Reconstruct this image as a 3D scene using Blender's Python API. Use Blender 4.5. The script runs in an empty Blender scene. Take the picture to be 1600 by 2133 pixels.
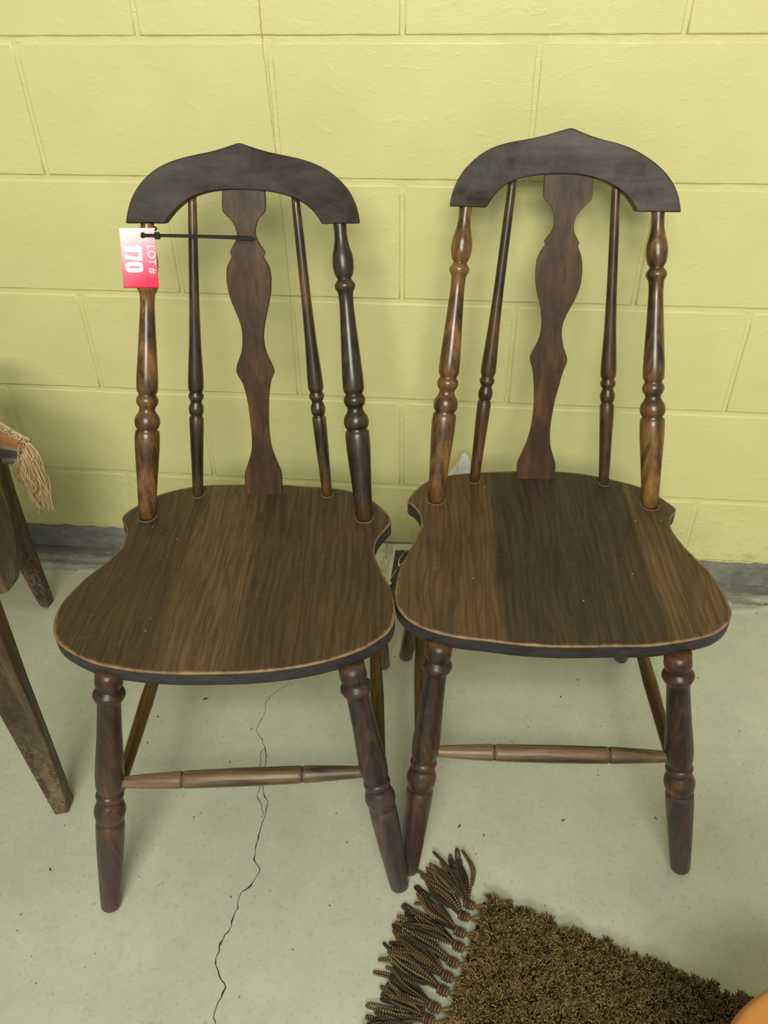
import bpy, bmesh, math, random
import numpy as np
from mathutils import Vector, Matrix

SC = bpy.context.scene
COL = SC.collection
random.seed(7)
RNG = np.random.default_rng(11)

# ------------------------------------------------------------------ camera
cam_d = bpy.data.cameras.new('camera')
cam = bpy.data.objects.new('camera', cam_d)
COL.objects.link(cam)
CPOS = Vector((0.11220001, -1.33933344, 1.17003114))
yaw, pitch, roll = -0.111999899, -0.645813670, -0.0155401441
fwd = Vector((math.sin(yaw)*math.cos(pitch), math.cos(yaw)*math.cos(pitch), math.sin(pitch)))
rt = Vector((math.cos(yaw), -math.sin(yaw), 0))
up = rt.cross(fwd)
r2 = rt*math.cos(roll) + up*math.sin(roll)
u2 = -rt*math.sin(roll) + up*math.cos(roll)
M = Matrix((r2, u2, -fwd)).transposed().to_4x4()
M.translation = CPOS
cam.matrix_world = M
cam_d.sensor_fit = 'HORIZONTAL'
cam_d.sensor_width = 36.0
cam_d.lens = 36.0*1615.21236/1600.0
cam_d.clip_start = 0.02
SC.camera = cam

# ------------------------------------------------------------------ light
SC.view_settings.view_transform = 'Standard'
SC.view_settings.look = 'None'
SC.view_settings.exposure = 0.0
SC.view_settings.gamma = 1.0
SC.view_settings.use_curve_mapping = False
world = bpy.data.worlds.new('room_light')
SC.world = world
world.use_nodes = True
bg = world.node_tree.nodes['Background']
bg.inputs[0].default_value = (1.0, 0.98, 0.84, 1)
bg.inputs[1].default_value = 0.42

def area(name, loc, target, sx, sy, power, color):
    l = bpy.data.lights.new(name, 'AREA'); l.shape = 'RECTANGLE'
    l.size, l.size_y, l.energy, l.color = sx, sy, power, color
    o = bpy.data.objects.new(name, l); COL.objects.link(o)
    o.location = loc
    o.rotation_euler = (Vector(target)-Vector(loc)).to_track_quat('-Z', 'Y').to_euler()
    return o
area('ceiling_tube_light_near', (0.15, -2.6, 2.7), (0.1, -0.3, 0.5), 1.5, 0.5, 55, (1.0, 0.98, 0.86))
area('added_fill_light_far', (0.2, -4.6, 2.7), (0.1, -0.3, 0.5), 1.8, 0.6, 110, (1.0, 0.98, 0.86))  # added fill light, unseen, brightens the floor under the seats

# ------------------------------------------------------------------ helpers
def link(o, parent=None):
    COL.objects.link(o)
    if parent is not None: o.parent = parent
    return o

def mesh_obj(name, verts, faces, mats=None, parent=None, smooth=True, fmat=None):
    me = bpy.data.meshes.new(name)
    me.from_pydata([tuple(map(float, v)) for v in verts], [], [tuple(int(i) for i in f) for f in faces])
    for m in (mats or []): me.materials.append(m)
    me.polygons.foreach_set('use_smooth', [smooth]*len(me.polygons))
    if fmat is not None: me.polygons.foreach_set('material_index', fmat)
    me.update()
    return link(bpy.data.objects.new(name, me), parent)

def fast_mesh(name, V, F, mats, parent=None, smooth=True):
    """V (n,3) F (m,k) arrays"""
    me = bpy.data.meshes.new(name)
    V = np.asarray(V, np.float32); F = np.asarray(F, np.int32); k = F.shape[1]
    me.vertices.add(len(V)); me.vertices.foreach_set('co', V.ravel())
    me.loops.add(F.size); me.loops.foreach_set('vertex_index', F.ravel())
    me.polygons.add(len(F)); me.polygons.foreach_set('loop_start', np.arange(0, F.size, k, dtype=np.int32))
    me.polygons.foreach_set('use_smooth', np.full(len(F), smooth))
    for m in mats: me.materials.append(m)
    me.update(calc_edges=True); me.validate()
    return link(bpy.data.objects.new(name, me), parent)

def thing(name, label, cat, loc=(0, 0, 0), rz=0, group=None):
    o = bpy.data.objects.new(name, None); COL.objects.link(o)
    o.empty_display_size = .05
    o.location = loc; o.rotation_euler = (0, 0, rz)
    o['label'] = label; o['category'] = cat
    if group: o['group'] = group
    return o

def tag(o, label, cat, group=None):
    o['label'] = label; o['category'] = cat
    if group: o['group'] = group
    return o

def bevel(o, w, seg=2, ang=40):
    m = o.modifiers.new('edge', 'BEVEL'); m.width = w; m.segments = seg
    m.limit_method = 'ANGLE'; m.angle_limit = math.radians(ang)
    return o

def catmull(P, n=4, closed=False, corners=()):
    P = [np.array(p, float) for p in P]; N = len(P); out = []
    rng = range(N if closed else N-1)
    for i in rng:
        a = P[i]; b = P[(i+1) % N]
        pa = P[i-1] if (i > 0 or closed) else a
        pb = P[(i+2) % N] if (i+2 < N or closed) else b
        if i in corners: pa = a
        if (i+1) % N in corners: pb = b
        m0 = (b-pa)/2 if i not in corners else (b-a)*.8
        m1 = (pb-a)/2 if (i+1) % N not in corners else (b-a)*.8
        for k in range(n):
            t = k/n; t2 = t*t; t3 = t2*t
            out.append((2*t3-3*t2+1)*a+(t3-2*t2+t)*m0+(-2*t3+3*t2)*b+(t3-t2)*m1)
    if not closed: out.append(P[-1])
    return np.array(out)

def smooth_open(P, it=1, keep=()):
    P = np.array(P, float)
    for _ in range(it):
        Q = P.copy()
        Q[1:-1] = P[1:-1]*.5+(P[:-2]+P[2:])*.25
        for k in keep: Q[k] = P[k]
        P = Q
    return P

def resample(P, n):
    P = np.asarray(P, float); d = np.r_[0, np.cumsum(np.linalg.norm(np.diff(P, axis=0), axis=1))]
    s = np.linspace(0, d[-1], n)
    return np.stack([np.interp(s, d, P[:, k]) for k in range(P.shape[1])], 1)

def lathe(name, a, b, prof, mats, parent, seg=28, caps=True):
    """round turning from a (t=0) to b (t=1); prof = [(t, r)...] ascending t"""
    a = np.array(a, float); b = np.array(b, float); ax = b-a; u = ax/np.linalg.norm(ax)
    e1 = np.cross(u, [0, 0, 1.]) if abs(u[2]) < .9 else np.cross(u, [0, 1., 0])
    e1 /= np.linalg.norm(e1); e2 = np.cross(u, e1)
    V, F = [], []
    for t, r in prof:
        c = a+ax*t
        for k in range(seg):
            th = 2*math.pi*k/seg
            V.append(c+r*(math.cos(th)*e1+math.sin(th)*e2))
    n = len(prof)
    for i in range(n-1):
        for k in range(seg):
            k2 = (k+1) % seg
            F.append((i*seg+k, i*seg+k2, (i+1)*seg+k2, (i+1)*seg+k))
    if caps:
        F.append(tuple(reversed(range(seg)))); F.append(tuple((n-1)*seg+k for k in range(seg)))
    return mesh_obj(name, V, F, mats, parent)

def tube(path, r, sides=6, closed=False):
    """arrays (V, F) of a tube along path; r scalar or array"""
    P = np.asarray(path, float); n = len(P); r = np.broadcast_to(r, (n,))
    T = np.gradient(P, axis=0); T /= (np.linalg.norm(T, axis=1)[:, None]+1e-12)
    ref = np.array([0, 0, 1.]) if abs(T[:, 2]).mean() < .8 else np.array([1., 0, 0])
    e1 = np.cross(T, ref); e1 /= (np.linalg.norm(e1, axis=1)[:, None]+1e-12); e2 = np.cross(T, e1)
    th = 2*np.pi*np.arange(sides)/sides
    V = P[:, None, :]+r[:, None, None]*(np.cos(th)[None, :, None]*e1[:, None, :]+np.sin(th)[None, :, None]*e2[:, None, :])
    V = V.reshape(-1, 3); i = np.arange(n-1)[:, None]*sides; k = np.arange(sides)[None, :]; k2 = (k+1) % sides
    F = np.stack([i+k, i+k2, i+sides+k2, i+sides+k], -1).reshape(-1, 4)
    return V, F

def join(parts):
    Vs, Fs, o = [], [], 0
    for V, F in parts:
        Vs.append(V); Fs.append(F+o); o += len(V)
    return np.vstack(Vs), np.vstack(Fs)

# ------------------------------------------------------------------ materials
class NT:
    def __init__(s, name):
        s.m = bpy.data.materials.new(name); s.m.use_nodes = True
        s.t = s.m.node_tree; s.b = s.t.nodes['Principled BSDF']
    def n(s, kind, **kw):
        x = s.t.nodes.new(kind)
        for k, v in kw.items():
            if k.startswith('i_'):
                key = k[2:]; key = int(key) if key.isdigit() else key.replace('_', ' ')
                s.plug(x.inputs[key], v)
            else: setattr(x, k, v)
        return x
    def plug(s, inp, v):
        if isinstance(v, bpy.types.NodeSocket): s.t.links.new(v, inp)
        elif isinstance(v, bpy.types.Node): s.t.links.new(v.outputs[0], inp)
        else:
            if isinstance(v, tuple) and len(v) == 3 and inp.type == 'RGBA': v = (*v, 1)
            inp.default_value = v
    def coord(s, scale=(1, 1, 1), kind='Object', loc=(0, 0, 0)):
        c = s.n('ShaderNodeTexCoord'); mp = s.n('ShaderNodeMapping')
        s.t.links.new(c.outputs[kind], mp.inputs[0]); mp.inputs['Scale'].default_value = scale; mp.inputs['Location'].default_value = loc
        return mp.outputs[0]
    def wpos(s, scale=(1, 1, 1)):
        g = s.n('ShaderNodeNewGeometry'); mp = s.n('ShaderNodeMapping')
        s.t.links.new(g.outputs['Position'], mp.inputs[0]); mp.inputs['Scale'].default_value = scale
        return mp.outputs[0]
    def noise(s, vec, scale=5., detail=4., rough=.55, dist=0.):
        x = s.n('ShaderNodeTexNoise'); s.plug(x.inputs['Vector'], vec)
        x.inputs['Scale'].default_value = scale; x.inputs['Detail'].default_value = detail
        x.inputs['Roughness'].default_value = rough; x.inputs['Distortion'].default_value = dist
        return x.outputs['Fac'] if 'Fac' in x.outputs else x.outputs[0]
    def ramp(s, fac, stops, interp='LINEAR'):
        x = s.n('ShaderNodeValToRGB'); s.plug(x.inputs[0], fac); cr = x.color_ramp; cr.interpolation = interp
        while len(cr.elements) < len(stops): cr.elements.new(.5)
        for e, (p, c) in zip(cr.elements, stops):
            e.position = p; e.color = (*c, 1) if isinstance(c, tuple) else (c, c, c, 1)
        return x.outputs[0]
    def mix(s, f, a, b, mode='MIX'):
        x = s.n('ShaderNodeMix', data_type='RGBA', blend_type=mode)
        s.plug(x.inputs[0], f); s.plug(x.inputs[6], a); s.plug(x.inputs[7], b)
        return x.outputs[2]
    def math(s, op, a, b=0., clamp=False):
        x = s.n('ShaderNodeMath', operation=op, use_clamp=clamp); s.plug(x.inputs[0], a); s.plug(x.inputs[1], b); return x.outputs[0]
    def bump(s, h, strength=.3, dist=.002, normal=None):
        x = s.n('ShaderNodeBump'); s.plug(x.inputs['Height'], h); x.inputs['Strength'].default_value = strength; x.inputs['Distance'].default_value = dist
        if normal is not None: s.plug(x.inputs['Normal'], normal)
        return x.outputs[0]
    def out(s, color=None, rough=None, normal=None, spec=None, coat=None):
        if color is not None: s.plug(s.b.inputs['Base Color'], color)
        if rough is not None: s.plug(s.b.inputs['Roughness'], rough)
        if normal is not None: s.plug(s.b.inputs['Normal'], normal)
        if spec is not None: s.b.inputs['Specular IOR Level'].default_value = spec
        if coat is not None: s.b.inputs['Coat Weight'].default_value = coat; s.b.inputs['Coat Roughness'].default_value = .25
        return s.m

def wood(name, axis, dark, mid, amber, amber_lo=.5, amber_hi=.75, rough=.38, dust=0., seed=0., streak=1., coat=.08, haze=0., spec=.3):
    """dark stain over wood, rubbed through to amber in patches; grain along axis"""
    N = NT(name)
    fine = [70, 70, 70]; fine[axis] = 5
    big = [34, 34, 34]; big[axis] = 3.2
    g = N.noise(N.coord(tuple(fine), loc=(seed, seed*2, seed)), 1., 6, .6, .6)
    pores = N.noise(N.coord(tuple(v*4 for v in fine), loc=(seed, 3, seed)), 1., 3, .6)
    patch = N.noise(N.coord(tuple(big), loc=(seed*3, seed, 5)), 1., 5, .6, .3)
    c = N.mix(N.ramp(g, [(.35, 0.), (.68, 1.)]), dark, mid)
    am = N.math('MULTIPLY', N.ramp(patch, [(amber_lo, 0.), (amber_hi, 1.)]), N.ramp(g, [(.3, .35), (.6, 1.)]))
    c = N.mix(am, c, amber)
    c = N.mix(N.math('MULTIPLY', N.ramp(pores, [(.3, 1.), (.47, 0.)]), .55*streak), c, tuple(v*.35 for v in dark))
    if haze:
        hz = N.noise(N.coord((9, 9, 14), loc=(seed, 1, 8)), 1., 7, .72, .4)
        c = N.mix(N.math('MULTIPLY', N.ramp(hz, [(.42, 0.), (.66, 1.)]), haze), c, (.105, .102, .09))
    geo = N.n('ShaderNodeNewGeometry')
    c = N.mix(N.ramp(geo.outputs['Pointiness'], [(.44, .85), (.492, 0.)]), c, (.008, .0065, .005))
    c = N.mix(N.math('MULTIPLY', N.ramp(geo.outputs['Pointiness'], [(.52, 0.), (.60, .55)]), N.ramp(g, [(.3, .4), (.6, 1.)])), c, amber)
    r = N.ramp(patch, [(.3, rough+.12), (.7, rough-.06)])
    if dust:
        d = N.noise(N.coord((25, 25, 12), loc=(seed, 7, 2)), 1., 6, .7)
        x = N.n('ShaderNodeSeparateXYZ'); N.plug(x.inputs[0], N.coord())
        low = N.ramp(x.outputs[2], [(0., 1.), (.26, .25), (.42, .12)])
        f = N.math('MULTIPLY', N.math('MULTIPLY', N.ramp(d, [(.3, .25), (.7, 1.)]), low), dust)
        c = N.mix(f, c, (.13, .125, .11))
        r = N.math('ADD', r, N.math('MULTIPLY', f, .35), True)
    return N.out(c, r, N.bump(g, .15, .0007), spec, coat)

D1, M1, A1 = (.009, .006, .0035), (.040, .022, .010), (.22, .105, .026)
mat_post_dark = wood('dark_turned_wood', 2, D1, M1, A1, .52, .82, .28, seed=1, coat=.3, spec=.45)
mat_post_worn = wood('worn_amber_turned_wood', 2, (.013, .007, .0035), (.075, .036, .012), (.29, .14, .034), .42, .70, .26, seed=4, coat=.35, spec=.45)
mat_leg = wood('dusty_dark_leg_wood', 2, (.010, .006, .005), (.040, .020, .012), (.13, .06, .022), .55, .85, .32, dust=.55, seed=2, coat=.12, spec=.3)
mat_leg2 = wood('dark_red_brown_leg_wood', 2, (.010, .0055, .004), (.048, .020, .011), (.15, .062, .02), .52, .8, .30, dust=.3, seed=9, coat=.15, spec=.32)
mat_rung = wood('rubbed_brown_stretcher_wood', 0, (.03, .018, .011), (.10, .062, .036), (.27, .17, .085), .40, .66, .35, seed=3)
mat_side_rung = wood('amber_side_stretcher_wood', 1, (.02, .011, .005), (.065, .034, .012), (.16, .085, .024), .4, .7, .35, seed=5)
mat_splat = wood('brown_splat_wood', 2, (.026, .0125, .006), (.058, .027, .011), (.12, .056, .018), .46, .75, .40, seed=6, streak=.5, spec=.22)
mat_crest_a = wood('dark_crest_wood', 0, (.017, .011, .008), (.036, .023, .016), (.075, .043, .028), .55, .85, .5, seed=7, streak=.4, haze=.34, spec=.2, coat=0.)  # haze paints the grey ceiling reflection into this crest's colour
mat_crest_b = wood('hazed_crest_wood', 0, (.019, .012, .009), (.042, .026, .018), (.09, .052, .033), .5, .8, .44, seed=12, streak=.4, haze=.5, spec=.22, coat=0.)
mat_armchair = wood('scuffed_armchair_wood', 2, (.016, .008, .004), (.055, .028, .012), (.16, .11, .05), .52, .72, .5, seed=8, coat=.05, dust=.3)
def scuff(m):
    N = NT('tmp'); bpy.data.materials.remove(N.m)
    N.m = m; N.t = m.node_tree; N.b = N.t.nodes['Principled BSDF']
    base = N.b.inputs['Base Color'].links[0].from_socket
    n = N.noise(N.wpos((1, 1, .8)), 55, 8, .8, 1.5); x = N.n('ShaderNodeSeparateXYZ'); N.plug(x.inputs[0], N.wpos())
    low = N.ramp(x.outputs[2], [(.0, 1.), (.12, .8), (.24, .15), (.5, .05)])
    c = N.mix(N.math('MULTIPLY', N.ramp(n, [(.46, 0.), (.62, .9)]), low), base, (.21, .165, .085))
    N.plug(N.b.inputs['Base Color'], c)
scuff(mat_armchair)

def seat_mat(name, bands, seed):
    N = NT(name)
    x = N.n('ShaderNodeSeparateXYZ'); N.plug(x.inputs[0], N.coord())
    wob = N.noise(N.coord((6, 2, 6), loc=(seed, 0, 0)), 1., 2)
    xx = N.math('ADD', N.math('ADD', x.outputs[0], .3), N.math('MULTIPLY', N.math('SUBTRACT', wob, .5), .02))
    band = N.mix(1., N.ramp(N.math('DIVIDE', xx, .6), bands), (1.65, 1.65, 1.65), 'MULTIPLY')
    rings = N.n('ShaderNodeTexWave', wave_type='BANDS', bands_direction='X')
    N.plug(rings.inputs['Vector'], N.coord((1, .16, 1), loc=(seed, .3, 0)))
    rings.inputs['Scale'].default_value = 26; rings.inputs['Distortion'].default_value = 16; rings.inputs['Detail'].default_value = 3; rings.inputs['Detail Scale'].default_value = 1.2
    g = N.noise(N.coord((150, 7, 50), loc=(seed, seed, 0)), 1., 6, .65, .3)
    c = N.mix(N.ramp(g, [(.3, 0.), (.72, 1.)]), N.mix(.72, band, (.010, .006, .003), 'MIX'), band)
    c = N.mix(N.math('MULTIPLY', N.ramp(rings.outputs['Fac'], [(.6, 0.), (1., 1.)]), .35), c, (.014, .008, .004))
    blot = N.noise(N.coord((7, 5, 5), loc=(seed*2, 1, 1)), 1., 6, .7)
    c = N.mix(N.math('MULTIPLY', N.ramp(blot, [(.42, 0.), (.68, 1.)]), .5), c, (.026, .019, .012))
    sc = N.noise(N.coord((30, 90, 20), loc=(seed, 2, 1)), 1., 8, .8, 1.5)
    c = N.mix(N.math('MULTIPLY', N.ramp(sc, [(.58, 0.), (.70, 1.)]), .4), c, (.15, .115, .07))
    # pale crumbs of dust
    v = N.n('ShaderNodeTexVoronoi', feature='DISTANCE_TO_EDGE'); v.feature = 'F1'
    N.plug(v.inputs['Vector'], N.coord((1, 1, .01))); v.inputs['Scale'].default_value = 46; v.inputs['Randomness'].default_value = 1
    gate = N.noise(N.coord((14, 14, .01), loc=(seed, 9, 0)), 1., 2)
    dots = N.math('MULTIPLY', N.ramp(v.outputs['Distance'], [(.035, 1.), (.06, 0.)]), N.ramp(gate, [(.56, 0.), (.6, 1.)]))
    c = N.mix(N.math('MULTIPLY', dots, .7), c, (.45, .42, .34))
    at = N.n('ShaderNodeAttribute', attribute_name='wear')
    wn = N.noise(N.coord((40, 40, 40)), 1., 6, .7)
    w = N.math('MULTIPLY', N.math('ADD', at.outputs['Fac'], N.math('MULTIPLY', N.math('SUBTRACT', wn, .5), 1.3)), 1.)
    c = N.mix(N.ramp(w, [(.55, 0.), (1.15, .85)]), c, (.29, .18, .09))
    return N.out(c, N.ramp(blot, [(.3, .42), (.7, .55)]), N.bump(g, .2, .0007), .26, .04)
mat_seat_a = seat_mat('seat_top_boards_left', [(0., (.050, .028, .015)), (.33, (.052, .030, .016)), (.36, (.085, .052, .026)), (.50, (.080, .048, .025)), (.53, (.054, .031, .017)), (.72, (.060, .034, .018)), (1., (.05, .028, .015))], 1.)
mat_seat_b = seat_mat('seat_top_boards_right', [(0., (.075, .042, .020)), (.355, (.082, .047, .021)), (.37, (.040, .025, .016)), (.715, (.040, .025, .016)), (.73, (.086, .05, .021)), (1., (.075, .042, .020))], 5.)
def side_mat():
    N = NT('seat_edge_black_brown')
    g = N.noise(N.coord((40, 40, 120)), 1., 6, .7)
    c = N.ramp(g, [(.3, (.014, .013, .012)), (.6, (.034, .032, .029)), (.8, (.07, .063, .052))])
    return N.out(c, .55, N.bump(g, .25, .001), .4)
mat_side = side_mat()
mat_grime = NT('pale_glue_ring').out((.16, .14, .10), .8)

def wall_mat(rough_level, name):
    N = NT(name)
    p = N.wpos()
    n1 = N.noise(N.wpos((1, 1, 2.2)), 60, 6, .62, .3)
    n2 = N.noise(N.wpos((2, 2, 6)), 75, 3, .6, .8)
    n3 = N.noise(p, 9, 4, .6)
    lump = N.ramp(N.noise(N.wpos((1, 1, 1.6)), 34, 2, .5, .5), [(.58, 0.), (.72, 1.)])
    h = N.math('ADD', N.math('ADD', N.math('MULTIPLY', n1, .5), N.math('MULTIPLY', n2, .6)), N.math('MULTIPLY', lump, .5+1.2*rough_level))
    if rough_level: h = N.math('ADD', h, N.math('MULTIPLY', N.noise(N.wpos((1, 1, 1.5)), 22, 7, .7, 1.2), 3.2))
    c = N.mix(N.ramp(n3, [(.3, 0.), (.7, 1.)]), (.590, .558, .252), (.630, .598, .278))
    c = N.mix(N.math('MULTIPLY', N.ramp(n1, [(.25, 1.), (.4, 0.)]), .25), c, (.52, .49, .18))
    # dark fly specks
    v = N.n('ShaderNodeTexVoronoi'); N.plug(v.inputs['Vector'], p); v.inputs['Scale'].default_value = 14
    gate = N.noise(p, 6, 2)
    c = N.mix(N.math('MULTIPLY', N.ramp(v.outputs['Distance'], [(.02, .7), (.035, 0.)]), N.ramp(gate, [(.6, 0.), (.64, 1.)])), c, (.08, .06, .03))
    if rough_level:
        x = N.n('ShaderNodeSeparateXYZ'); N.plug(x.inputs[0], p)
        dirt = N.math('MULTIPLY', N.ramp(x.outputs[2], [(.06, 1.), (.16, 0.)]), N.ramp(N.noise(p, 26, 7, .75), [(.5, 0.), (.72, .8)]))
        c = N.mix(dirt, c, (.22, .19, .10))
    return N.out(c, .42, N.bump(h, .42, .0014), .4)
mat_wall = wall_mat(0, 'yellow_painted_block')
mat_wall_low = wall_mat(.8, 'yellow_painted_block_rough')
mat_mortar = wall_mat(.25, 'yellow_painted_mortar')

def floor_mat():
    N = NT('grey_sealed_concrete')
    p = N.wpos()
    n1 = N.noise(p, 3.2, 8, .66, .4); n2 = N.noise(p, 22, 8, .72); n3 = N.noise(p, 150, 3, .6)
    c = N.mix(N.ramp(n1, [(.32, 0.), (.68, 1.)]), (.385, .40, .315), (.475, .485, .385))
    c = N.mix(N.math('MULTIPLY', N.ramp(n2, [(.50, 0.), (.75, 1.)]), .38), c, (.30, .31, .245))
    c = N.mix(N.math('MULTIPLY', N.ramp(n2, [(.28, 1.), (.42, 0.)]), .3), c, (.56, .57, .47))
    c = N.mix(N.math('MULTIPLY', N.ramp(n3, [(.3, 1.), (.42, 0.)]), .42), c, (.22, .22, .17))
    n4 = N.noise(p, 58, 5, .7)
    c = N.mix(N.math('MULTIPLY', N.ramp(n4, [(.54, 0.), (.72, 1.)]), .30), c, (.28, .285, .22))
    v = N.n('ShaderNodeTexVoronoi'); N.plug(v.inputs['Vector'], p); v.inputs['Scale'].default_value = 30
    gate = N.noise(p, 7, 3)
    c = N.mix(N.math('MULTIPLY', N.ramp(v.outputs['Distance'], [(.03, .8), (.055, 0.)]), N.ramp(gate, [(.52, 0.), (.56, 1.)])), c, (.10, .09, .07))
    st = N.noise(N.wpos((3.5, 14, 1)), 1.7, 5, .7, 1.5)
    c = N.mix(N.math('MULTIPLY', N.ramp(st, [(.64, 0.), (.70, 1.)]), .22), c, (.29, .30, .24))
    return N.out(c, N.ramp(n1, [(.3, .42), (.7, .58)]), N.bump(n2, .12, .001), .42)
mat_floor = floor_mat()
def curb_mat():
    N = NT('bare_grey_concrete_base')
    p = N.wpos(); n = N.noise(N.wpos((1, 1, 2)), 24, 8, .75); m = N.noise(p, 6, 4)
    c = N.ramp(n, [(.3, (.085, .085, .068)), (.55, (.17, .17, .135)), (.75, (.27, .27, .22))])
    c = N.mix(N.math('MULTIPLY', N.ramp(m, [(.4, 0.), (.7, 1.)]), .4), c, (.30, .30, .25))
    return N.out(c, .75, N.bump(n, .6, .003), .3)
mat_curb = curb_mat()
def fillet_mat():
    N = NT('crumbly_cement_patch')
    p = N.wpos()
    n = N.noise(N.wpos((.45, 1.6, 1)), 22, 9, .75, 1.2); n2 = N.noise(p, 5, 5, .7)
    x = N.n('ShaderNodeSeparateXYZ'); N.plug(x.inputs[0], p)
    y = N.math('ADD', N.math('MULTIPLY', x.outputs[1], -10.), N.math('MULTIPLY', N.math('SUBTRACT', n2, .5), .45))
    c = N.ramp(y, [(.0, (.105, .105, .082)), (.24, (.15, .15, .12)), (.36, (.33, .335, .27)), (.46, (.38, .385, .315)), (.52, (.20, .205, .165)), (.58, (.17, .175, .145)), (.64, (.40, .41, .335)), (1., (.43, .44, .35))])
    c = N.mix(N.math('MULTIPLY', N.ramp(n, [(.36, 1.), (.50, 0.)]), .75), c, (.12, .125, .10))
    c = N.mix(N.math('MULTIPLY', N.ramp(n, [(.56, 0.), (.72, 1.)]), .6), c, (.50, .51, .43))
    return N.out(c, .8, N.bump(n, .7, .005), .3)
mat_fillet = fillet_mat()
mat_crack = NT('dark_crack_dirt').out((.035, .033, .026), .95, spec=.1)  # near-black brown for the slab cracks and the floor crumbs

# ------------------------------------------------------------------ room
CR = .2032; BL = .4064; Z0 = 1.03796      # course height, block length, height of one bed joint
wall = mesh_obj('wall_back', [(-3, .0030, -.02), (3, .0030, -.02), (3, .0030, 2.7), (-3, .0030, 2.7),
                              (-3, .15, -.02), (3, .15, -.02), (3, .15, 2.7), (-3, .15, 2.7)],
                [(0, 1, 2, 3), (5, 4, 7, 6), (0, 3, 7, 4), (1, 5, 6, 2), (3, 2, 6, 7), (0, 4, 5, 1)], [mat_mortar], smooth=False)
wall['kind'] = 'structure'
def block_mesh(name, w, h, gx=.0038, g=.0046):
    """one block: bevelled front with slightly uneven arris"""
    bm = bmesh.new()
    x0, x1, z0, z1 = -w/2+gx, w/2-gx, -h/2+g, h/2-g
    rings = []
    r = random.Random(name)
    def loop(ins, y, jit):
        pts = []
        nx, nz = 16, 8
        for i in range(nx): pts.append((x0+ins+(x1-x0-2*ins)*i/nx, z0+ins))
        for i in range(nz): pts.append((x1-ins, z0+ins+(z1-z0-2*ins)*i/nz))
        for i in range(nx): pts.append((x1-ins-(x1-x0-2*ins)*i/nx, z1-ins))
        for i in range(nz): pts.append((x0+ins, z1-ins-(z1-z0-2*ins)*i/nz))
        return [bm.verts.new((px+r.uniform(-jit, jit), y, pz+r.uniform(-jit, jit))) for px, pz in pts]
    L = [loop(-.002, .012, 0), loop(-.0008, .0036, .0004), loop(.0003, .0009, .0006), loop(.0022, 0, .0006)]
    for A, B in zip(L, L[1:]):
        n = len(A)
        for i in range(n): bm.faces.new((A[i], A[(i+1) % n], B[(i+1) % n], B[i]))
    bm.faces.new(L[-1])
    bm.normal_update()
    me = bpy.data.meshes.new(name); bm.to_mesh(me); bm.free()
    me.polygons.foreach_set('use_smooth', [len(p.vertices) < 5 for p in me.polygons])
    return me
variants = [block_mesh('block_%s' % s, BL, CR) for s in 'abc']
for m_ in variants: m_.materials.append(mat_wall)
low_h = (Z0-4*CR)-.065
low_variants = [block_mesh('low_block_%s' % s, BL, low_h) for s in 'ab']
for m_ in low_variants: m_.materials.append(mat_wall_low)
for row in range(-8, 5):
    zt = Z0-row*CR                          # top of the course below bed joint 'row'
    odd = (row % 2 == 0)                    # course under joint 0 is offset by half a block
    for i in range(-5, 6):
        xc = i*BL+(0 if odd else BL/2)
        if row == 4:
            me = random.choice(low_variants); zc = .065+low_h/2
        else:
            me = random.choice(variants); zc = zt-CR/2
        o = bpy.data.objects.new('block', me); COL.objects.link(o); o.parent = wall
        o.location = (xc, random.uniform(-.0006, .0006), zc)
        if random.random() < .5 : o.rotation_euler = (0, 0, 0)

fl = mesh_obj('floor', [(-3, -3.2, 0), (3, -3.2, 0), (3, .1, 0), (-3, .1, 0), (-3, -3.2, -.1), (3, -3.2, -.1), (3, .1, -.1), (-3, .1, -.1)],
              [(0, 1, 2, 3), (7, 6, 5, 4), (0, 4, 5, 1), (2, 6, 7, 3), (1, 5, 6, 2), (0, 3, 7, 4)], [mat_floor], smooth=False)
fl['kind'] = 'structure'

# bare concrete base course under the paint line, with a ragged top
V, F = [], []
nx = 300
for i in range(nx+1):
    x = -2.4+4.8*i/nx
    t = .0655+RNG.normal(0, .0009)
    for (y, z) in ((.004, t), (-.0012, t-.001), (-.003, .045+RNG.normal(0, .001)), (-.004, .02), (-.007+RNG.normal(0, .001), .004), (-.008, -.001)):
        V.append((x, y, z))
for i in range(nx):
    for k in range(5): F.append((i*6+k, i*6+k+1, (i+1)*6+k+1, (i+1)*6+k))
base = mesh_obj('baseboard_back', V, F, [mat_curb]); base['kind'] = 'structure'
# rough cement fillet where the slab meets the base
V, F = [], []
ys = np.linspace(-.004, -.078, 14)
nx = 600
ph = RNG.uniform(0, 6, 8)
for i in range(nx+1):
    x = -2.4+4.8*i/nx
    wob = .012*math.sin(x*5+ph[0])+.008*math.sin(x*13+ph[1])+.005*math.sin(x*37+ph[2])+.002*math.sin(x*91+ph[4])+RNG.normal(0, .0006)
    for k, y in enumerate(ys):
        prof = [.011, .009, .0065, .005, .005, .0045, .006, .0055, .0012, .0008, .0035, .0045, .0025, -.002][k]
        V.append((x, y+(wob*(k/13)), prof*(.8+.25*math.sin(x*9+ph[3]+k))+RNG.normal(0, .0007)*(1 if k < 13 else 0)))
n = len(ys)
for i in range(nx):
    for k in range(n-1): F.append((i*n+k, i*n+k+1, (i+1)*n+k+1, (i+1)*n+k))
fil = mesh_obj('trim_1', V, F, [mat_fillet]); fil['kind'] = 'structure'

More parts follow.
